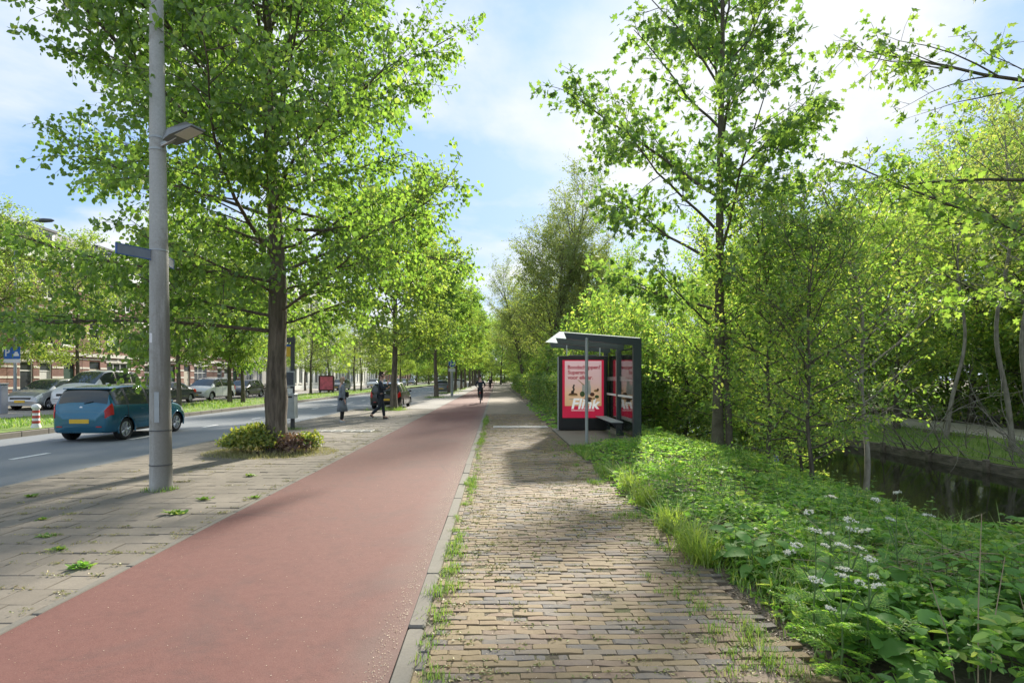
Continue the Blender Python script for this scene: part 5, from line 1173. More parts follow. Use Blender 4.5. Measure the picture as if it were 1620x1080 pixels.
def person(label, loc, rz, H, legs, arms, cloth, hair, torso_lean=0.0, head_turn=0.0, hipz=.90, coat=None, head_fwd=0.0):
    """legs/arms: per side joint lists in metres for a 1.75 m figure facing +y; cloth = (top, trousers, shoes, soles)"""
    t = thing('person', label, 'person', loc, rz); k = H/1.75; t.scale = (k, k, k)
    sp = lambda z: torso_lean*(z-hipz)
    nodes = [(0, 0, hipz, .125, .10)]; edges = []
    sp1 = chain(nodes, edges, 0, [(0, sp(hipz+.2), hipz+.2, .115, .09), (0, sp(hipz+.42), hipz+.42, .145, .10)])
    hz = hipz+.62
    nk = chain(nodes, edges, sp1, [(0, sp(hz)*1.0, hz-.04, .06), (0, sp(hz)+.01+head_fwd*.5, hz+.03, .055)])
    hx = .0; hy = sp(hz)+.025+head_fwd
    hd_ = chain(nodes, edges, nk, [(0, hy, hz+.10, .075, .085), (0, hy, hz+.17, .082, .095), (0, hy-.005, hz+.235, .06, .07)])
    ca, sa = math.cos(head_turn), math.sin(head_turn)
    base = len(nodes)-2
    nodes.append((-sa*.095, hy+ca*.10, hz+.135, .016)); edges.append((base, len(nodes)-1))
    for s in (-1, 1): nodes.append((s*ca*.085, hy+s*sa*.085, hz+.14, .016)); edges.append((base, len(nodes)-1))
    jt = [(0, 0, hipz, .15, .125), (0, sp(hipz+.2), hipz+.2, .14, .115), (0, sp(hipz+.42), hipz+.42, .17, .125), (0, sp(hz), hz-.05, .075)]; je = [(0, 1), (1, 2), (2, 3)]
    jt.append((0, -.0, hipz-.08, .155, .13)); je.append((0, 4))
    tn = [(0, 0, hipz+.02, .135, .115)]; te = []
    sh_l = []
    for s, (hip, knee, ank, toe) in legs.items():
        e = chain(nodes, edges, 0, [(*hip, .085), (*knee, .058), (*ank, .042), ]); chain(nodes, edges, e, [(*toe, .035)])
        mid = tuple((np.array(hip)+np.array(knee))/2); mid2 = tuple((np.array(knee)*.6+np.array(ank)*.4))
        chain(tn, te, 0, [(*hip, .10), (*mid, .088), (*knee, .072), (*mid2, .066), (*ank, .058)])
        sh_l.append((np.array(ank), np.array(toe)))
    for s, (shd, elb, wri, hand) in arms.items():
        e = chain(nodes, edges, sp1, [(*shd, .055), (*elb, .042), (*wri, .03)]); add_hand(nodes, edges, e, wri, np.array(hand)-np.array(wri), 1 if s == 'L' else -1)
        chain(jt, je, 2, [(*shd, .075), (*(np.array(shd)*.5+np.array(elb)*.5), .066), (*elb, .058), (*(np.array(wri)*.85+np.array(elb)*.15), .045)])
    obj('body', skin_mesh('body', nodes, edges, 2), M['skin'], t)
    obj('jacket' if not coat else 'coat', skin_mesh('jacket', jt, je, 2), cloth[0], t); obj('trousers', skin_mesh('trousers', tn, te, 2), cloth[1], t)
    if coat:
        a = np.linspace(0, 2*PI, 20, endpoint=False); mb = MB(); V = []
        for z, rx, ry in ((hipz+.28, .155, .12), (hipz+.05, .17, .14), (hipz-.2, .20, .17), (coat, .235, .205), (coat, .21, .18)):
            for q in a: V.append((rx*math.cos(q)*(1+.03*math.sin(5*q)*(z < hipz)), ry*math.sin(q)+.01, z))
        mb.add(V, [(r*20+j, r*20+(j+1) % 20, (r+1)*20+(j+1) % 20, (r+1)*20+j) for r in range(4) for j in range(20)]).build('coat_skirt', cloth[0], t, True)
        MB().tube([(-.09, .05, hz-.06), (-.06, .12, hz-.08), (.06, .12, hz-.08), (.09, .05, hz-.06), (.0, -.06, hz-.03), (-.09, .05, hz-.06)], .035, 8).build('collar', cloth[0], t, True)
    for an, to in sh_l:
        d = unit(to-an); f = unit(np.array((d[0], d[1], 0))+1e-6)
        heel = an-f*.045; sn = [(*(an+np.array((0, 0, -.035))), .046), (*(heel+np.array((0, 0, -.04))), .04), (*((an+to)/2+np.array((0, 0, -.03))), .046), (*to, .04)]
        so = obj('shoe', skin_mesh('shoe', sn, [(0, 1), (0, 2), (2, 3)], 2), cloth[2], t)
        obj('sole', skin_mesh('sole', [(*(p[:2]), p[2]-.028, .034, .034) for p in [sn[1], sn[2], sn[3]]], [(0, 1), (1, 2)], 1), cloth[3], so)
    # hair cap and face
    kind, hm = hair; a = MB()
    cap = [(0, hy-.018, hz+.18, .088, .098), (0, hy-.022, hz+.215, .075, .085), (0, hy-.05, hz+.12, .07, .06)]
    ce = [(0, 1), (0, 2)]
    if kind == 'long': cap += [(-.055, hy-.03, hz+.08, .05), (.055, hy-.03, hz+.08, .05), (-.06, hy-.03, hz-.04, .035), (.06, hy-.03, hz-.04, .035), (0, hy-.065, hz+.0, .05)]; ce += [(0, 3), (0, 4), (3, 5), (4, 6), (2, 7)]
    obj('hair', skin_mesh('hair', cap, ce, 2), hm, t)
    for s in (-1, 1): MB().lathe((s*.034*ca-sa*.082, hy+.082*ca+s*.034*sa, hz+.165), [(.001, -.008), (.008, -.005), (.010, 0), (.008, .005), (.001, .008)], 8).build('eye', M['black'], t, True)
    MB().lathe((-sa*.085, hy+.085*ca, hz+.085), [(.001, -.006), (.018, -.003), (.018, .003), (.001, .006)], 8).build('mouth', flat('lips', (0.35, 0.13, 0.11), .5), t, True)
    return t
cl = lambda n, c: flat(n, c, .85, var=.2, scale=9)
greyc = cl('grey_wool', (0.19, 0.215, 0.25)); blk = cl('black_cloth', (0.018, 0.018, 0.02)); navy = cl('navy_jacket', (0.018, 0.024, 0.034)); denim = cl('dark_denim', (0.022, 0.028, 0.04)); wsh = flat('white_shoe', (0.65, 0.65, 0.64), .6); bsh = flat('brown_shoe', (0.06, 0.04, 0.03), .6)
blond = flat('blond_hair', (0.42, 0.31, 0.19), .6, var=.25, scale=30); darkh = flat('dark_hair', (0.03, 0.022, 0.016), .6, var=.25, scale=30)
stand = {'L': ((-.09, 0, .86), (-.095, .03, .48), (-.095, -.01, .09), (-.10, .13, .045)), 'R': ((.09, 0, .86), (.095, .02, .48), (.09, -.03, .09), (.10, .11, .045))}
fold = {'L': ((-.20, 0, 1.36), (-.26, .03, 1.10), (-.08, .20, 1.12), (-.02, .23, 1.13)), 'R': ((.20, 0, 1.36), (.25, -.01, 1.08), (.24, .05, .84), (.24, .07, .76))}
wx_, wy_ = px(541, 668)
person('person in a long grey coat with blond hair and black trousers, standing on the pavement', (wx_, wy_, .002), R(-62), 1.68, stand, fold, (greyc, blk, wsh, wsh), ('long', blond), 0.0, 0.0, coat=.42)
bag = thing('handbag', 'small black shoulder bag carried by the person in the grey coat', 'bag', (wx_+.17, wy_+.02, 1.02), R(-62))
bm_ = MB().cbox(-.15, .15, -.05, .05, -.10, .10, .03).build('pouch', blk, bag); MB().tube([(-.13, 0, .09), (-.1, -.09, .3), (0.0, -.15, .42), (.07, -.12, .30), (.13, 0, .09)], .009, 6).build('strap', blk, bag)
walk = {'L': ((-.09, 0, .87), (-.09, .10, .48), (-.09, .14, .09), (-.09, .29, .05)), 'R': ((.09, 0, .87), (.09, -.04, .47), (.09, -.34, .20), (.09, -.26, .07))}
phone = {'L': ((-.20, 0, 1.36), (-.25, .05, 1.10), (-.12, .26, 1.16), (-.06, .30, 1.20)), 'R': ((.20, 0, 1.36), (.28, .08, 1.12), (.14, .25, 1.34), (.10, .27, 1.42))}
mx_, my_ = px(602, 663)
person('person in dark jacket and jeans walking across the pavement, hand near the face', (mx_, my_, .002), R(-75), 1.83, walk, phone, (navy, denim, bsh, wsh), ('short', darkh), 0.06, -.3)
def bicycle(label, loc, rz, fm, group=None, lean=0.0):
    t = thing('bicycle', label, 'bicycle', loc, rz, group); t.rotation_euler = (0, lean, rz)
    if 'bike' not in CARS:
        d = {}; Rw = .34
        a = np.linspace(0, 2*PI, 25)
        tv = MB(); tv.tube([(0, Rw*math.cos(q), Rw*math.sin(q)) for q in a], .019, 8, False); d['tyre'] = tv.mesh('tyre', True)
        rv = MB(); rv.tube([(0, (Rw-.028)*math.cos(q), (Rw-.028)*math.sin(q)) for q in a], .010, 6, False)
        for k in range(12):
            q = k*PI/6; rv.tube([(.02*(-1)**k, 0, 0), (0, (Rw-.03)*math.cos(q), (Rw-.03)*math.sin(q))], .002, 3)
        rv.tube([(-.04, 0, 0), (.04, 0, 0)], .02, 8); d['rim'] = rv.mesh('rim')
        f = MB()
        for p in ([(0, -.1, .30), (0, -.2, .86)], [(0, -.1, .30), (0, .42, .80)], [(0, -.18, .74), (0, .40, .88)], [(0, -.1, .30), (0, -.53, .34)], [(0, -.18, .72), (0, -.53, .34)], [(0, .38, .98), (0, .55, .34)]): f.tube(p, .016, 7)
        d['frame'] = f.mesh('frame')
        d['handlebar'] = MB().tube([(-.28, .22, 1.03), (-.26, .34, 1.06), (0, .38, 1.04), (.26, .34, 1.06), (.28, .22, 1.03)], .012, 7).mesh('handlebar')
        s = MB().lathe((0, 0, 0), [(.001, -.14), (.08, -.12), (.085, -.04), (.03, .1), (.001, .13)], 12, 'y').mesh('saddle', True); d['saddle'] = s
        mg = MB(); mg.tube([(0, -.53+.375*math.cos(q), .34+.375*math.sin(q)) for q in np.linspace(.2, 3.3, 14)], .02, 5); mg.tube([(0, .55+.375*math.cos(q), .34+.375*math.sin(q)) for q in np.linspace(.3, 2.7, 12)], .02, 5); d['mudguard'] = mg.mesh('mudguard')
        cr = MB().box(-.06, -.03, -.27, -.10, .29, .31); cr.box(.03, .06, -.10, .07, .29, .31); cr.box(-.14, -.04, -.31, -.24, .285, .31); cr.box(.04, .14, .04, .11, .285, .31); d['crank'] = cr.mesh('crank')
        d['carrier'] = MB().box(-.06, .06, -.75, -.28, .74, .76).box(-.05, -.04, -.56, -.54, .36, .74).box(.04, .05, -.56, -.54, .36, .74).mesh('carrier'); d['light'] = MB().box(-.03, .03, -.79, -.76, .66, .74).mesh('rear_light')
        CARS['bike'] = d
    d = CARS['bike']
    for y in (-.53, .55):
        wh = bpy.data.objects.new('wheel', None); COL.objects.link(wh); wh.parent = t; wh.location = (0, y, .36); obj('tyre', d['tyre'], M['rubber'], wh); obj('rim', d['rim'], M['chrome'], wh)
    for n_, m_ in (('frame', fm), ('handlebar', M['black']), ('mudguard', M['black']), ('crank', M['darksteel']), ('carrier', M['black']), ('light', M['redlight'])): obj('rear_light' if n_ == 'light' else n_, d[n_], m_, t)
    o = obj('saddle', d['saddle'], M['black'], t, (0, -.22, .90)); o.scale = (1, 1, .35) if False else (1, 1, 1); o.scale = (1, 1, .4)
    return t
cx, cyy = px(760, 638)
bicycle('black bicycle ridden away along the red bike path', (cx, cyy, .0), 0, M['black'])
ride = {'L': ((-.09, -.18, .93), (-.11, .22, .72), (-.10, -.06, .44), (-.10, .08, .38)), 'R': ((.09, -.18, .93), (.10, .16, .52), (.10, .04, .30), (.10, .10, .20))}
ride = {'L': ((-.09, .02, .90), (-.12, .38, .78), (-.10, .14, .44), (-.10, .27, .38)), 'R': ((.09, .02, .90), (.11, .32, .60), (.10, .18, .26), (.10, .31, .20))}
bars = {'L': ((-.20, .12, 1.36), (-.31, .24, 1.14), (-.27, .46, 1.06), (-.26, .55, 1.06)), 'R': ((.20, .12, 1.36), (.31, .24, 1.14), (.27, .46, 1.06), (.26, .55, 1.06))}
person('person in a dark jacket cycling away on the red bike path', (cx, cyy-.22, .05), 0, 1.72, ride, bars, (navy, blk, bsh, bsh), ('short', darkh), 0.28, 0.0, hipz=.92)
c2x, c2y = px(777, 617)
bicycle('distant bicycle far down the bike path', (-.85, c2y, 0), 0, M['black'])
person('distant person in dark clothes cycling far down the bike path', (-.85, c2y-.22, .05), 0, 1.75, ride, bars, (blk, blk, bsh, bsh), ('short', darkh), 0.25, 0.0, hipz=.92)
for i in range(7): bicycle('%s parked bicycle of the row past the black car across the road' % ORD[i], (-21+.15*random.uniform(-1, 1), 51.0+i*.75, .015), R(-90+random.gauss(0, 6)), [M['black'], M['darksteel'], P_red, P_navy][i % 4], 'bicycles parked past the black car', .1)
bicycle('black bicycle parked at the wall of the tall white building', (-26.2, 80.5, .07), R(8), M['black'])

# ================================================================== LOW PLANTS, WEEDS, LITTER
def blades(P, h, w, lean, seed):
    r = np.random.default_rng(seed); n = len(P); a = r.uniform(0, 2*PI, n); d = np.stack([np.cos(a), np.sin(a), np.zeros(n)], -1); s = np.stack([-np.sin(a), np.cos(a), np.zeros(n)], -1)
    L = (lean*r.uniform(.2, 1.3, n))[:, None]; h = h[:, None]; w = np.broadcast_to(np.asarray(w, float), (n,))[:, None]; up = np.array((0, 0, 1.))
    m = P+up*h*.6+d*L*h*.35; t = P+up*h*.95+d*L*h*1.0
    V = np.stack([P-s*w/2, P+s*w/2, m+s*w*.4, m-s*w*.4, t], 1).reshape(-1, 3); b = np.arange(n)[:, None]*5
    return V, [np.concatenate([b, b+1, b+2, b+3], 1), np.concatenate([b+3, b+2, b+4], 1)]
r6 = np.random.default_rng(66)
M['moss'] = leafmat('joint_moss', [(0, (0.13, 0.16, 0.03)), (.5, (0.20, 0.21, 0.04)), (.8, (0.28, 0.25, 0.06)), (1, (0.30, 0.22, 0.09))], 1.0, .3)
def tufts(centres, rad, per, hgt, seed, zf):
    r = np.random.default_rng(seed); P = []; H = []
    for (x, y, s) in centres:
        n = max(3, int(per*s*r.uniform(.6, 1.4))); q = r.normal(0, 1, (n, 2))*rad*s; P.append(np.stack([x+q[:, 0], y+q[:, 1]], -1)); H.append(hgt*s*r.uniform(.4, 1.2, n)*np.exp(-(q**2).sum(1)/(3*(rad*s)**2)))
    P = np.concatenate(P); H = np.concatenate(H); return np.concatenate([P, zf(P[:, 0], P[:, 1])[:, None]], 1), H
zpath = lambda x, y: und(x, y)-.006
# grass along the kerb and weeds in the joints of the brick path
cs = []
y = 2.6
while y < 24:
    k = max(0, vnoise(0, y, .9, 31)+.45)
    for _ in range(3):
        if r6.uniform() < .25+.75*k: cs.append((-.40+r6.normal(.02, .035), y+r6.uniform(0, .2), r6.uniform(.35, .8)+.5*k))
    y += .17
for (x_, y_, s) in [(690, 975, 1.6), (705, 935, 1.7), (720, 930, 1.4), (690, 940, 1.3), (718, 905, 1.2), (728, 880, 1.2), (1135, 1000, 1.3), (1110, 960, 1.2), (1200, 1030, 1.8), (1170, 985, 1.5), (1225, 1050, 1.8), (1190, 1000, 1.5), (1070, 940, 1.1), (1010, 820, 1.4), (995, 815, 1.2), (945, 765, 1.5), (935, 762, 1.4)]: cs.append((*px(x_, y_), s))
for k in range(80):
    Y_ = 3+12*r6.uniform()**1.3; cs.append((1.68-abs(r6.normal(0, .22)), Y_, r6.uniform(.4, 1.2)))
P, H = tufts(cs, .045, 40, .075, 1, zpath); V, F = blades(P, H+.008, .0048, .8, 2)
stuff(obj('kerb_grass', mesh_np('kerb_grass', V, F), M['grass']), 'tufts of short grass along the kerb and edges of the brick path', 'grass')
n = 2600; x = r6.uniform(-.38, 1.65, n); yr = 2.7+(24-2.7)*r6.uniform(0, 1, n)**1.35; k = np.round((yr-1.6)/.0685+.5)-.5; yy = 1.6+k*.0685+.03*vnoise(x, yr, .7, 12)+.012*vnoise(x, yr, 2.6, 13)
keep = vnoise(x, yr, 1.1, 40)+.7*(np.abs(x-.6)/1.0)-.3+r6.normal(0, .5, n) > 0
cs = [(a, b, s) for a, b, s in zip(x[keep], yy[keep], r6.uniform(.3, .9, keep.sum()))]
P, H = tufts(cs, .022, 14, .026, 3, zpath); V, F = blades(P, H+.004, .0042, 1.2, 4)
stuff(obj('joint_weeds', mesh_np('joint_weeds', V, F), M['drygrass']), 'yellow-green weeds growing in the brick joints', 'weeds')
# moss and tiny rosettes filling the joints
def rosettes(cs, per, rad, leaf, seed, zf, name, m, label, cat):
    r = np.random.default_rng(seed); C = np.array(cs); n = len(C)*per; C = np.repeat(C, per, 0); q = r.normal(0, 1, (n, 2))*rad*C[:, 2:3]*[1.9, .75]
    P = np.stack([C[:, 0]+q[:, 0], C[:, 1]+q[:, 1]], -1); P = np.concatenate([P, zf(P[:, 0], P[:, 1])[:, None]+.004+.008*r.uniform(0, 1, (n, 1))], 1); a = r.uniform(0, 6.28, n)
    V, F = place_leaves(P, np.stack([np.cos(a), np.sin(a), r.uniform(0, .5, n)], -1), np.tile((0, 0, 1.), (n, 1))+r.normal(0, .35, (n, 3)), leaf*r.uniform(.5, 1.3, n)*C[:, 2]**.5, 'oval')
    stuff(obj(name, mesh_np(name, V, F), m), label, cat)
n = 2800; x = r6.uniform(-.40, 1.68, n); yr = 2.7+(22-2.7)*r6.uniform(0, 1, n)**1.3; k = np.round((yr-1.6)/.0685+.5)-.5; yy = 1.6+k*.0685+.03*vnoise(x, yr, .7, 12)+.012*vnoise(x, yr, 2.6, 13)
keep = vnoise(x, yr, .9, 43)+.8*np.abs(x-.55)-.35+r6.normal(0, .45, n) > 0
rosettes(list(zip(x[keep], yy[keep], r6.uniform(.5, 1.5, keep.sum()))), 9, .018, .024, 44, zpath, 'joint_moss', M['moss'], 'moss and tiny rosettes in the brick joints', 'moss')
# weeds on the tiled pavement
cs = []
for k in range(620):
    Y_ = 3.6+22*r6.uniform()**1.4; xj = -7.28+.303*r6.integers(0, 13)+r6.normal(0, .01); 
    if vnoise(xj, Y_, .5, 50)+.25*(xj+5) > -.1+r6.normal(0, .3): cs.append((xj+r6.uniform(-.14, .14), 1.65+.303*np.round((Y_-1.65)/.303)+r6.normal(0, .012), r6.uniform(.4, 1.2)))
for k in range(90): cs.append((-3.24-abs(r6.normal(0, .05)), 3.4+14*r6.uniform(), r6.uniform(.4, .9)))
rosettes([(a, b, s_*1.3) for a, b, s_ in cs], 9, .026, .027, 45, lambda a, b: .7*und(a, b), 'pavement_moss', M['moss'], 'moss in the joints of the tiled pavement', 'moss')
P, H = tufts(cs, .035, 20, .024, 5, lambda a, b: .7*und(a, b)-.004); V, F = blades(P, H+.004, .0038, 1.3, 6)
stuff(obj('pavement_weeds', mesh_np('pavement_weeds', V, F), M['drygrass']), 'dry yellowish weeds in the joints of the tiled pavement', 'weeds')
for i, (a, b, s, lb) in enumerate([(323, 790, .9, 'bright green weed tuft right of the lamp post foot'), (397, 752, 1.0, 'dark green weed tuft in front of the shrub bed'), (278, 812, 1.3, 'sprawling yellow-green weed between lamp post and bike path'), (403, 788, .8, 'small weed tuft by the bike path edging'), (131, 897, 1.1, 'pale leafy weed on the tiles at the lower left'), (73, 848, .8, 'small green weed in the tiled pavement'), (90, 869, .8, 'green grassy weed below the small one on the tiles'), (49, 785, .9, 'moss-green tuft near the road edge'), (66, 821, .7, 'tiny dark weed on the left tiles')]):
    x_, y_ = px(a, b); t = thing('weed_tuft', lb, 'weed', (x_, y_, float(.7*und(x_, y_))-.004), 0, 'weeds on the tiled pavement'); m = 40; r = np.random.default_rng(100+i)
    az = r.uniform(0, 6.28, m); T = np.stack([np.cos(az), np.sin(az), r.uniform(.1, .8, m)], -1); Vv, Ff = place_leaves(r.normal(0, .02*s, (m, 3))*[2, 1, .2]+[0, 0, .008], T, np.tile((0, 0, 1.), (m, 1))+r.normal(0, .3, (m, 3)), .07*s*r.uniform(.5, 1.2, m), 'oval')
    obj('leaves', mesh_np('leaves', Vv, Ff), M['grass'] if i != 4 else M['herb'], t)
# fallen bud scales and seeds
n = 5200; x = np.concatenate([r6.uniform(-3.1, -.6, 1500), -.60-np.abs(r6.normal(0, .07, 2600)), r6.uniform(-.5, 1.6, 1100)]); yv = 2.6+16*r6.uniform(0, 1, n)**1.5
zl = np.where(x < -.58, .5*und(x, yv)+.004, und(x, yv)+.006)
V, F = place_leaves(np.stack([x, yv, zl], -1), np.stack([r6.normal(0, 1, n), r6.normal(0, 1, n), np.zeros(n)], -1), np.tile((0, 0, 1.), (n, 1))+r6.normal(0, .25, (n, 3)), r6.uniform(.004, .013, n)*np.where(x < -.75, .75, 1), 'oval')
M['litter'] = leafmat('fallen_scale', [(0, (0.45, 0.34, 0.22)), (.6, (0.58, 0.47, 0.33)), (1, (0.70, 0.62, 0.50))], .8, .2, raw=True); M['chips'] = leafmat('wood_chip', [(0, (0.07, 0.045, 0.03)), (.6, (0.16, 0.11, 0.07)), (1, (0.34, 0.26, 0.17))], .8, .15, raw=True)
stuff(obj('fallen_seeds', mesh_np('fallen_seeds', V, F), M['litter']), 'pale fallen bud scales strewn on the bike path and along its kerb', 'litter')
# shrub and grass at the linden foot
r = np.random.default_rng(8)
sb = thing('low_shrub', 'low rounded shrub with yellow-green tips around the linden foot', 'shrub', (TREE1[0], TREE1[1]-.1, 0))
def dome(n, cx, cy, ax, ay, h, leaf, m, name, seed):
    r = np.random.default_rng(seed); a = r.uniform(0, 6.28, n); q = np.sqrt(r.uniform(0, 1, n)); k = r.uniform(.55, 1.05, n)
    x = cx+ax*q*np.cos(a)*k; y = cy+ay*q*np.sin(a)*k; z = h*np.sqrt(np.maximum(0, 1-q**2*.92))*k*(1+.25*vnoise(x, y, 3.2, seed))+.02
    N = np.stack([np.cos(a)*q, np.sin(a)*q, .7+0*q], -1)+r.normal(0, .5, (n, 3)); V, F = place_leaves(np.stack([x, y, z], -1), r.normal(0, 1, (n, 3))+[0, 0, .4], N, leaf*r.uniform(.6, 1.3, n), 'oval')
    return obj(name, mesh_np(name, V, F), m, sb)
dome(4600, -.45, 0, .78, .6, .52, .075, M['shrub'], 'foliage', 1); dome(1400, .45, -.1, .5, .45, .34, .07, M['shrubred'], 'red_foliage', 2); dome(800, .72, .1, .32, .4, .42, .075, M['shrub'], 'foliage', 3)
W = Wood()
for k in range(60): 
    a = r.uniform(0, 6.28); W.add(curve(r, (r.normal(-.1, .35), r.normal(0, .2), 0), (math.cos(a)*.6, math.sin(a)*.6, 1), r.uniform(.3, .55), 4, 0, .15), np.linspace(.007, .003, 5), 4)
st_ = obj('stems', W.mesh('stems'), M['bark3'], sb); st_['kind'] = 'stuff'
n = 5200; a = r.uniform(0, 6.28, n); q = np.sqrt(r.uniform(.15, 1.15, n)); P = np.stack([TREE1[0]-.05+1.35*q*np.cos(a), TREE1[1]-.15+1.0*q*np.sin(a), np.zeros(n)], -1); P[:, 2] = -.01
V, F = blades(P, r.uniform(.04, .16, n)*np.clip(1.5-q, .25, 1), .006, .9, 9); stuff(obj('shrub_bed_grass', mesh_np('shrub_bed_grass', V, F), M['drygrass']), 'dry grass round the shrub at the linden foot', 'grass')
# tufts at the other trunks, verge grass
cs = []
for (x_, y_, *_r) in AV: cs += [(x_+r.normal(0, .5), y_-.3+r.normal(0, .4), r.uniform(1.2, 2.6)) for _ in range(34)]
cs += [(BX+r.normal(0, .12), BY+r.normal(0, .06), 1.2) for _ in range(12)] + [(LX+.17*math.cos(q), LY+.17*math.sin(q), .8) for q in np.linspace(3, 6.5, 16)]
P, H = tufts(cs, .07, 16, .11, 12, lambda a, b: 0*a-.01); V, F = blades(P, H+.01, .009, .7, 13); stuff(obj('trunk_grass', mesh_np('trunk_grass', V, F), M['grass']), 'grass tufts growing round the avenue trunks and posts', 'grass')
n = 14000; x = r.uniform(-18.6, -13.95, n); yv = 13+75*r.uniform(0, 1, n)**1.7; keep = ~((yv < 18.6) & (x > -14.8)); x = x[keep]; yv = yv[keep]
hh = r.uniform(.06, .2, len(x))*(1+.6*vnoise(x, yv, .5, 71)); V, F = blades(np.stack([x, yv, .03+.05*vnoise(x, yv, .6, 2)], -1), hh, .03, .7, 14); stuff(obj('verge_grass', mesh_np('verge_grass', V, F), M['grass']), 'long bright grass of the verge across the road', 'grass')
n = 7000; x = r.uniform(13.1, 15.5, n); yv = 6+40*r.uniform(0, 1, n)**1.5; V, F = blades(np.stack([x, yv, np.interp(x, _gx, _gz)+.01], -1), r.uniform(.05, .22, n), .02, .8, 15); stuff(obj('bank_grass', mesh_np('bank_grass', V, F), M['grass']), 'grass on the far canal bank before the park path', 'grass')

# the green verge: herb layer
def edge(y): return 1.78+.13*vnoise(0*y, y, .55, 81)+.05*vnoise(0*y, y, 2.2, 82)+.10*np.exp(-((y-4.6)/.8)**2)
def hveg(x, y):
    e = np.clip((x-edge(y))/.55, 0, 1); return e*np.interp(y, [4.2, 7.5], [1, .68])*(.255+.17*vnoise(x, y, .8, 83)+.12*vnoise(x, y, 2.3, 84)-.06*np.clip(x-3.6, 0, 3)+.0*x)
def herb(n, y0, y1, x1, leaf, name, seed, pw=1.0, kind='oval', hm=1.0, m='herb', tri=True, sel=None):
    r = np.random.default_rng(seed); y = y0+(y1-y0)*r.uniform(0, 1, n)**pw; e = edge(y); x = e+(x1-e)*r.uniform(0, 1, n)
    if sel is not None: k = sel(x, y, r); x, y = x[k], y[k]; n = len(x)
    clear = ~((x < 3.62) & (x > 1.7) & (y > 13.35) & (y < 18.1)); x, y = x[clear], y[clear]; n = len(x)
    h = hveg(x, y)*hm*(1.12-.75*r.uniform(0, 1, n)**1.6)+.015; P = np.stack([x, y, zg(x, y)+h], -1)
    a = r.uniform(0, 6.28, n); T = np.stack([np.cos(a), np.sin(a), r.normal(-.12, .3, n)], -1); N = np.array((0, 0, 1.))+r.normal(0, .62, (n, 3)); S = leaf*np.exp(r.normal(-.12, .38, n))
    if tri:
        P = np.concatenate([P, P, P]); Ts = []
        for dlt in (-1.1, 0, 1.1): Ts.append(np.stack([np.cos(a+dlt), np.sin(a+dlt), T[:, 2]], -1))
        T = np.concatenate(Ts); N = np.concatenate([N]*3); S = np.concatenate([S*.9, S, S*.9])
    V, F = place_leaves(P, T, N, S, kind, 1.2)
    return stuff(obj(name, mesh_np(name, V, F), M[m]), {'herb_layer': 'low leafy herbs covering the verge between footpath and canal'}.get(name), None)
h1 = herb(9000, 2.6, 7.0, 6.6, .062, 'herb_layer', 1, 1.0); h1['category'] = 'herbs'
h2 = herb(10800, 6.5, 15, 7.0, .066, 'herb_carpet', 2, .9); h2['label'] = 'herbs covering the verge round the maple and the shelter'; h2['category'] = 'herbs'
h3 = herb(4000, 14.5, 34, 7.0, .11, 'far_herbs', 3, 1.2); h3['label'] = 'herbs under the thicket behind the bus shelter'; h3['category'] = 'herbs'
hb = herb(3500, 2.6, 9, 6.8, .05, 'pale_herbs', 4, 1.0, hm=1.12, m='hedge', sel=lambda x, y, r: vnoise(x, y, .9, 90)+.25*(x-4) > r.normal(0, .2, len(x))); hb['label'] = 'paler fresh herbs toward the canal side of the verge'; hb['category'] = 'herbs'
# taller leafy stems standing out of the herb layer
rt = np.random.default_rng(77); W = Wood(); LP = []; LT = []; LN = []; LS = []
for k in range(760):
    y_ = 2.9+10*rt.uniform()**1.3; x_ = float(edge(np.float64(y_)))+.12+(4.9-1.9)*rt.uniform()**1.1
    if (13.3 < y_ < 18.1 and x_ < 3.6) or vnoise(x_, y_, .8, 95) < -.25+.3*rt.normal()*.5: continue
    hh_ = (.26+.30*rt.uniform())*(1 if y_ < 6 else .85); Q = curve(rt, (x_, y_, float(zg(x_, y_))-.01), (rt.normal(0, .15), rt.normal(0, .15), 1), hh_, 3, 0, .08); W.add(Q, np.array([.004, .0035, .003, .002]), 4)
    for j in range(6):
        f = .35+.65*j/5; p = Q[0]*(1-f)+Q[3]*f; a = j*1.57+rt.normal(0, .3)
        for s_ in (0, PI): LP.append(p); LT.append((math.cos(a+s_), math.sin(a+s_), .25-.7*(1-f)+rt.normal(0, .15))); LN.append((rt.normal(0, .25), rt.normal(0, .25), 1)); LS.append((.085-.05*f*f)*rt.uniform(.75, 1.2))
V, F = place_leaves(np.array(LP), np.array(LT), np.array(LN), np.array(LS), 'oval', 1.2)
stuff(obj('tall_herb_leaves', mesh_np('tall_herb_leaves', V, F), M['herb']), 'taller nettle-like herbs standing out of the verge', 'herbs')
stuff(obj('tall_herb_stems', W.mesh('tall_herb_stems'), M['stem']), 'green stems of the taller verge herbs', 'herbs')
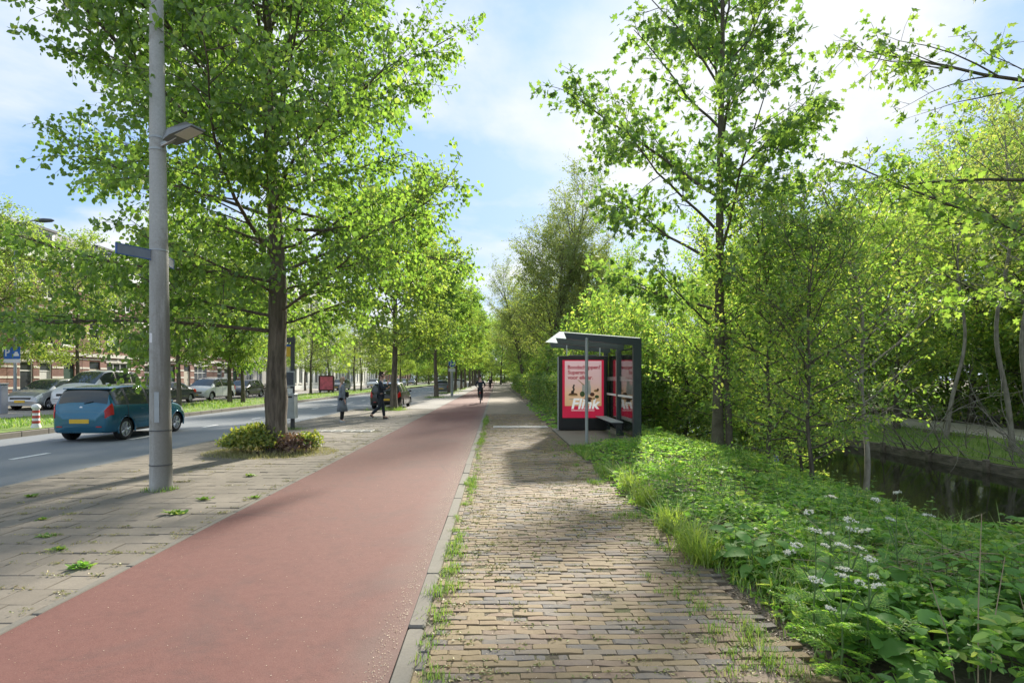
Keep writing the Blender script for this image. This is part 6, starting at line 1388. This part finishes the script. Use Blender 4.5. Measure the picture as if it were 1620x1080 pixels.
# grass among the herbs
n = 15000; y = 2.7+15*r.uniform(0, 1, n)**1.2; e = edge(y); x = e-.06+np.where(r.uniform(0, 1, n) < .45, np.abs(r.normal(0, .28, n)), r.uniform(0, 1, n)*(6.4-e)); k = (vnoise(x, y, .75, 87) > -.05+r.normal(0, .15, n)) & ~((x < 3.6) & (y > 13.4) & (y < 18.1)); x, y = x[k], y[k]; n = len(x)
V, F = blades(np.stack([x, y, zg(x, y)-.01], -1), (hveg(x, y)*1.05+.13)*r.uniform(.5, 1.3, n), .009, .85, 21); stuff(obj('verge_blades', mesh_np('verge_blades', V, F), M['grass']), 'arching grass blades among the verge herbs', 'grass')
fo = [(1010, 800, 'arching bright grass clump nearest the maple side of the path'), (1045, 838, 'second bright grass clump along the path edge'), (1080, 868, 'bright grass clump where the verge bulges to the path'), (985, 775, 'small grass clump at the path edge before the shelter'), (1098, 890, 'grass clump just left of the white umbels')]
for i, (a, b, lb) in enumerate(fo):
    x_, y_ = px(a+14, b); t = thing('grass_clump', lb, 'grass clump', (x_, y_, float(zg(x_, y_))), 0, 'bright grass clumps on the verge edge'); q = np.random.default_rng(600+i); m = 170; Pq = np.concatenate([q.normal(0, .07, (m, 2)), np.zeros((m, 1))], 1)
    V, F = blades(Pq, q.uniform(.18, .42, m), .009, 1.25, 700+i); obj('blades', mesh_np('blades', V, F), M['yellowgreen'], t)
# broad-leaved plants in the near corner, every leaf a piece
def broad_leaf_mesh(seed, ser=.05):
    r = np.random.default_rng(seed); n = 9; V = []; F = []
    for i in range(n):
        s = i/(n-1); wv = .36*math.sin(PI*min(1, s*.93+.05))**.75*(1-.35*s)+(ser if i % 2 else 0)*(.2 < s < .95); zb = -.22*s*s+.05*math.sin(s*3)
        wv = max(wv if 0 < i < n-1 else .004, .004); V += [(s, wv, zb+.10*wv*2+.012*r.normal()), (s, 0, zb), (s, -wv, zb+.10*wv*2+.012*r.normal())]
        if i: b = 3*i; F += [(b-3, b-2, b+1, b), (b-2, b-1, b+2, b+1)]
    return mesh_np('leaf', np.array(V), np.array(F), True)
BL = [broad_leaf_mesh(s, .05 if s % 2 else .02) for s in range(4)]
for me in BL: me.materials.append(M['broad'])
corner = []
rq = np.random.default_rng(17)
for row in range(5):
    for k in range(7):
        yy_ = 3.05+row*.24+rq.normal(0, .05); xx_ = 2.02+k*.27+row*.05+rq.normal(0, .05)
        if xx_/yy_ < .95: corner.append((xx_, yy_, .24+.12*rq.uniform()+.02*k, row, k))
for (x_, y_) in [(2.05, 4.55), (2.2, 4.75), (2.02, 4.9), (2.3, 4.45), (2.45, 4.65), (2.15, 5.1), (2.5, 4.95)]: corner.append((x_, y_, .26, 9, len([q for q in corner if q[3] == 9])))
for i, (x_, y_, hgt, rown, col) in enumerate(corner):
    t = thing('broadleaf_plant', 'broad-leaved plant, %s from the brick path in the %s row of the near corner' % (ORD[col].replace('nearest', 'first'), ORD[rown].replace('nearest', 'first')) if y_ < 4.3 else 'broad-leaved plant, %s of the clump below the white umbels' % ORD[col].replace('nearest', 'first'), 'plant', (x_, y_, float(zg(x_, y_))-.01), rq.uniform(0, 6.28), 'broad-leaved plants in the near corner' if y_ < 4.3 else 'broad-leaved plants under the umbels')
    sm = MB().tube([(0, 0, -.02), (.004, 0, hgt*.5), (0, .006, hgt)], [.006, .005, .003], 5).build('stem', M['stem'], t)
    for k in range(9):
        lv = k//3; a = k*2.1+lv*1.05+rq.normal(0, .2); zz_ = hgt*(1-.28*lv)+rq.normal(0, .01); L = (.135+.03*lv)*rq.uniform(.75, 1.25)
        o = obj('leaf', BL[(i+k) % 4], None, t, (.02*math.cos(a), .02*math.sin(a), zz_), (rq.normal(0, .25), R(-18)+.25*lv+rq.normal(0, .2), a)); o.scale = (L, L*1.05, L)
# cow parsley with white umbels
def umbel_mesh(seed):
    r = np.random.default_rng(seed); P = []; W = Wood()
    for k in range(13):
        a = r.uniform(0, 6.28); q = .042*math.sqrt(r.uniform(0, 1)); c = np.array((q*math.cos(a), q*math.sin(a), .03-q*q*6)); W.add(np.array([(0, 0, 0), c*.6, c]), np.array([.001, .0009, .0008]), 3)
        P.append(c+r.normal(0, .005, (16, 3))*[1, 1, .5])
    P = np.concatenate(P); n = len(P); V, F = place_leaves(P, r.normal(0, 1, (n, 3)), np.array((0, 0, 1.))+r.normal(0, .3, (n, 3)), r.uniform(.006, .011, n), 'oval'); return mesh_np('flowers', V, F), W.mesh('rays')
UM = [umbel_mesh(s) for s in range(4)]
def fern_mesh(seed):
    """feathery, thrice cut leaf"""
    r = np.random.default_rng(seed); P = []; T = []; S = []
    for i in range(11):
        s = .18+.8*i/10; L1 = .42*(1.05-s)
        for sg in (-1, 1):
            for j in range(6):
                q = (j+.6)/6; p = np.array((s+q*L1*.45, sg*q*L1, -.18*s*s-.06*q)); 
                for s2 in (-1, 1): P.append(p); T.append((.75, sg*.5+s2*.9, r.normal(0, .15))); S.append(.10*(1.1-q*.7)*(1.1-.4*s))
    n = len(P); V, F = place_leaves(np.array(P), np.array(T, float), np.tile((0, 0, 1.), (n, 1))+r.normal(0, .2, (n, 3)), np.array(S), 'oval'); return mesh_np('leaf', V, F)
FE = [fern_mesh(s) for s in range(3)]
cps = [(1315, 785, .82, 'cow parsley with the two tall white umbels beside the sapling'), (1290, 838, .72, 'cow parsley with a cluster of small umbels in mid verge'), (1372, 882, .62, 'cow parsley with low white umbel pair above the dead stems'), (1330, 908, .56, 'lowest cow parsley near the path edge'), (1420, 778, .86, 'cow parsley standing against the dark canal water'), (1345, 822, .74, 'slender cow parsley between the two umbel clusters')]
for i, (a, b, zt, lb) in enumerate(cps):
    d = (CAM_H-zt)/(b-598); x_, y_ = (a-785)*d, 900*d; g = float(zg(x_, y_)); t = thing('cow_parsley', lb, 'wild flower', (x_, y_, g-.02), i*1.3, 'white cow parsley on the verge'); H_ = zt-g
    rp = np.random.default_rng(200+i); W = Wood(); W.add(np.array([(0.02, 0, 0), (.0, .01, H_*.35), (-.01, 0, H_*.7), (0, 0, H_)]), np.array([.007, .006, .004, .002]), 6); tips = [(0, 0, H_)]
    for k in range(3):
        aa = k*2.1+rp.normal(0, .3); q = .10+.08*rp.uniform(); z1 = H_*(.72+.22*rp.uniform()); W.add(np.array([(0, 0, H_*.55), (q*.5*math.cos(aa), q*.5*math.sin(aa), (H_*.55+z1)/2+.02), (q*math.cos(aa), q*math.sin(aa), z1)]), np.array([.004, .003, .0015]), 5); tips.append((q*math.cos(aa), q*math.sin(aa), z1))
    obj('stem', W.mesh('stem'), M['stem'], t)
    for k, p in enumerate(tips):
        um = obj('umbel', UM[(i+k) % 4][0], M['petal'], t, p, (rp.normal(0, .15), rp.normal(0, .15), k)); um.scale = (.75+.3*rp.uniform(),)*3; obj('rays', UM[(i+k) % 4][1], M['stem'], um)
    for k in range(9):
        aa = k*2.4; o = obj('leaf', FE[(i+k) % 3], M['herb'], t, (0, 0, H_*(.18+.05*k)), (rp.normal(0, .2), R(-25), aa)); L = (.34-.018*k)*rp.uniform(.8, 1.15); o.scale = (L, L, L)
# bluebell by the sapling, dry stems
fx, fy = px(1228, 730); t = thing('bluebell', 'small blue-violet flower on the verge right of the maple', 'wild flower', (fx, fy, float(zg(fx, fy))))
MB().tube([(0, 0, -.02), (.02, 0, .15), (.0, 0, .33)], .005, 5).build('stem', M['stem'], t)
for k in range(9): MB().lathe((.03*math.cos(k*2.2), .03*math.sin(k*2.2), .28+.012*k), [(.002, .03), (.014, .02), (.016, 0), (.024, -.014)], 8).build('bell', M['blue_petal'], t)
W = Wood(); rp = np.random.default_rng(300)
for k in range(130):
    a0 = rp.uniform(0, 6.28); x_ = 3.05+rp.normal(0, .35); y_ = 4.05+rp.normal(0, .16); x_ = max(x_, 2.35); W.add(curve(rp, (x_, y_, float(zg(x_, y_))+float(hveg(np.float64(x_), np.float64(y_)))*rp.uniform(.75, 1.15)), (math.cos(a0), math.sin(a0)*.6, rp.normal(.02, .15)), rp.uniform(.25, .7), 4, -.15, .12), np.full(5, .0022), 4)
stuff(obj('dead_stems', W.mesh('dead_stems'), M['straw']), 'tangle of dry brown stems lying on the verge', 'dead stems')
for i, (a, b, zt, tilt, lb) in enumerate([(1553, 812, .95, .02, 'tall upright dry stem at the right edge of the verge'), (1590, 880, .72, .12, 'slanting pale dry stem beside the tall upright one'), (1470, 915, .60, -.25, 'long dry stem leaning over the dead tangle'), (1612, 935, .56, -.2, 'short dry stem leaning at the right picture edge')]):
    d = (CAM_H-zt)/(b-598); x_, y_ = (a-785)*d, 900*d; g = float(zg(x_, y_)); MBt = MB().tube([(-tilt*(zt-g), 0, -.03), (-tilt*.4, .01, (zt-g)*.5), (0, 0, zt-g)], [.0038, .003, .0015], 5)
    tag(MBt.build('dry_stem', M['straw'], None, True, (x_, y_, g)), lb, 'dry stem', 'dry stems standing on the verge')
n = 2600; x = 1.86+r6.normal(0, .17, n); y = r6.uniform(2.7, 6.5, n); V, F = place_leaves(np.stack([x, y, zg(x, y)+.012], -1), np.stack([r6.normal(0, 1, n), r6.normal(0, 1, n), np.zeros(n)], -1), np.tile((0, 0, 1.), (n, 1))+r6.normal(0, .4, (n, 3)), r6.uniform(.008, .038, n), 'oval')
stuff(obj('wood_chips', mesh_np('wood_chips', V, F), M['chips']), 'brown chips and dead leaves on the bare soil at the path edge', 'litter')
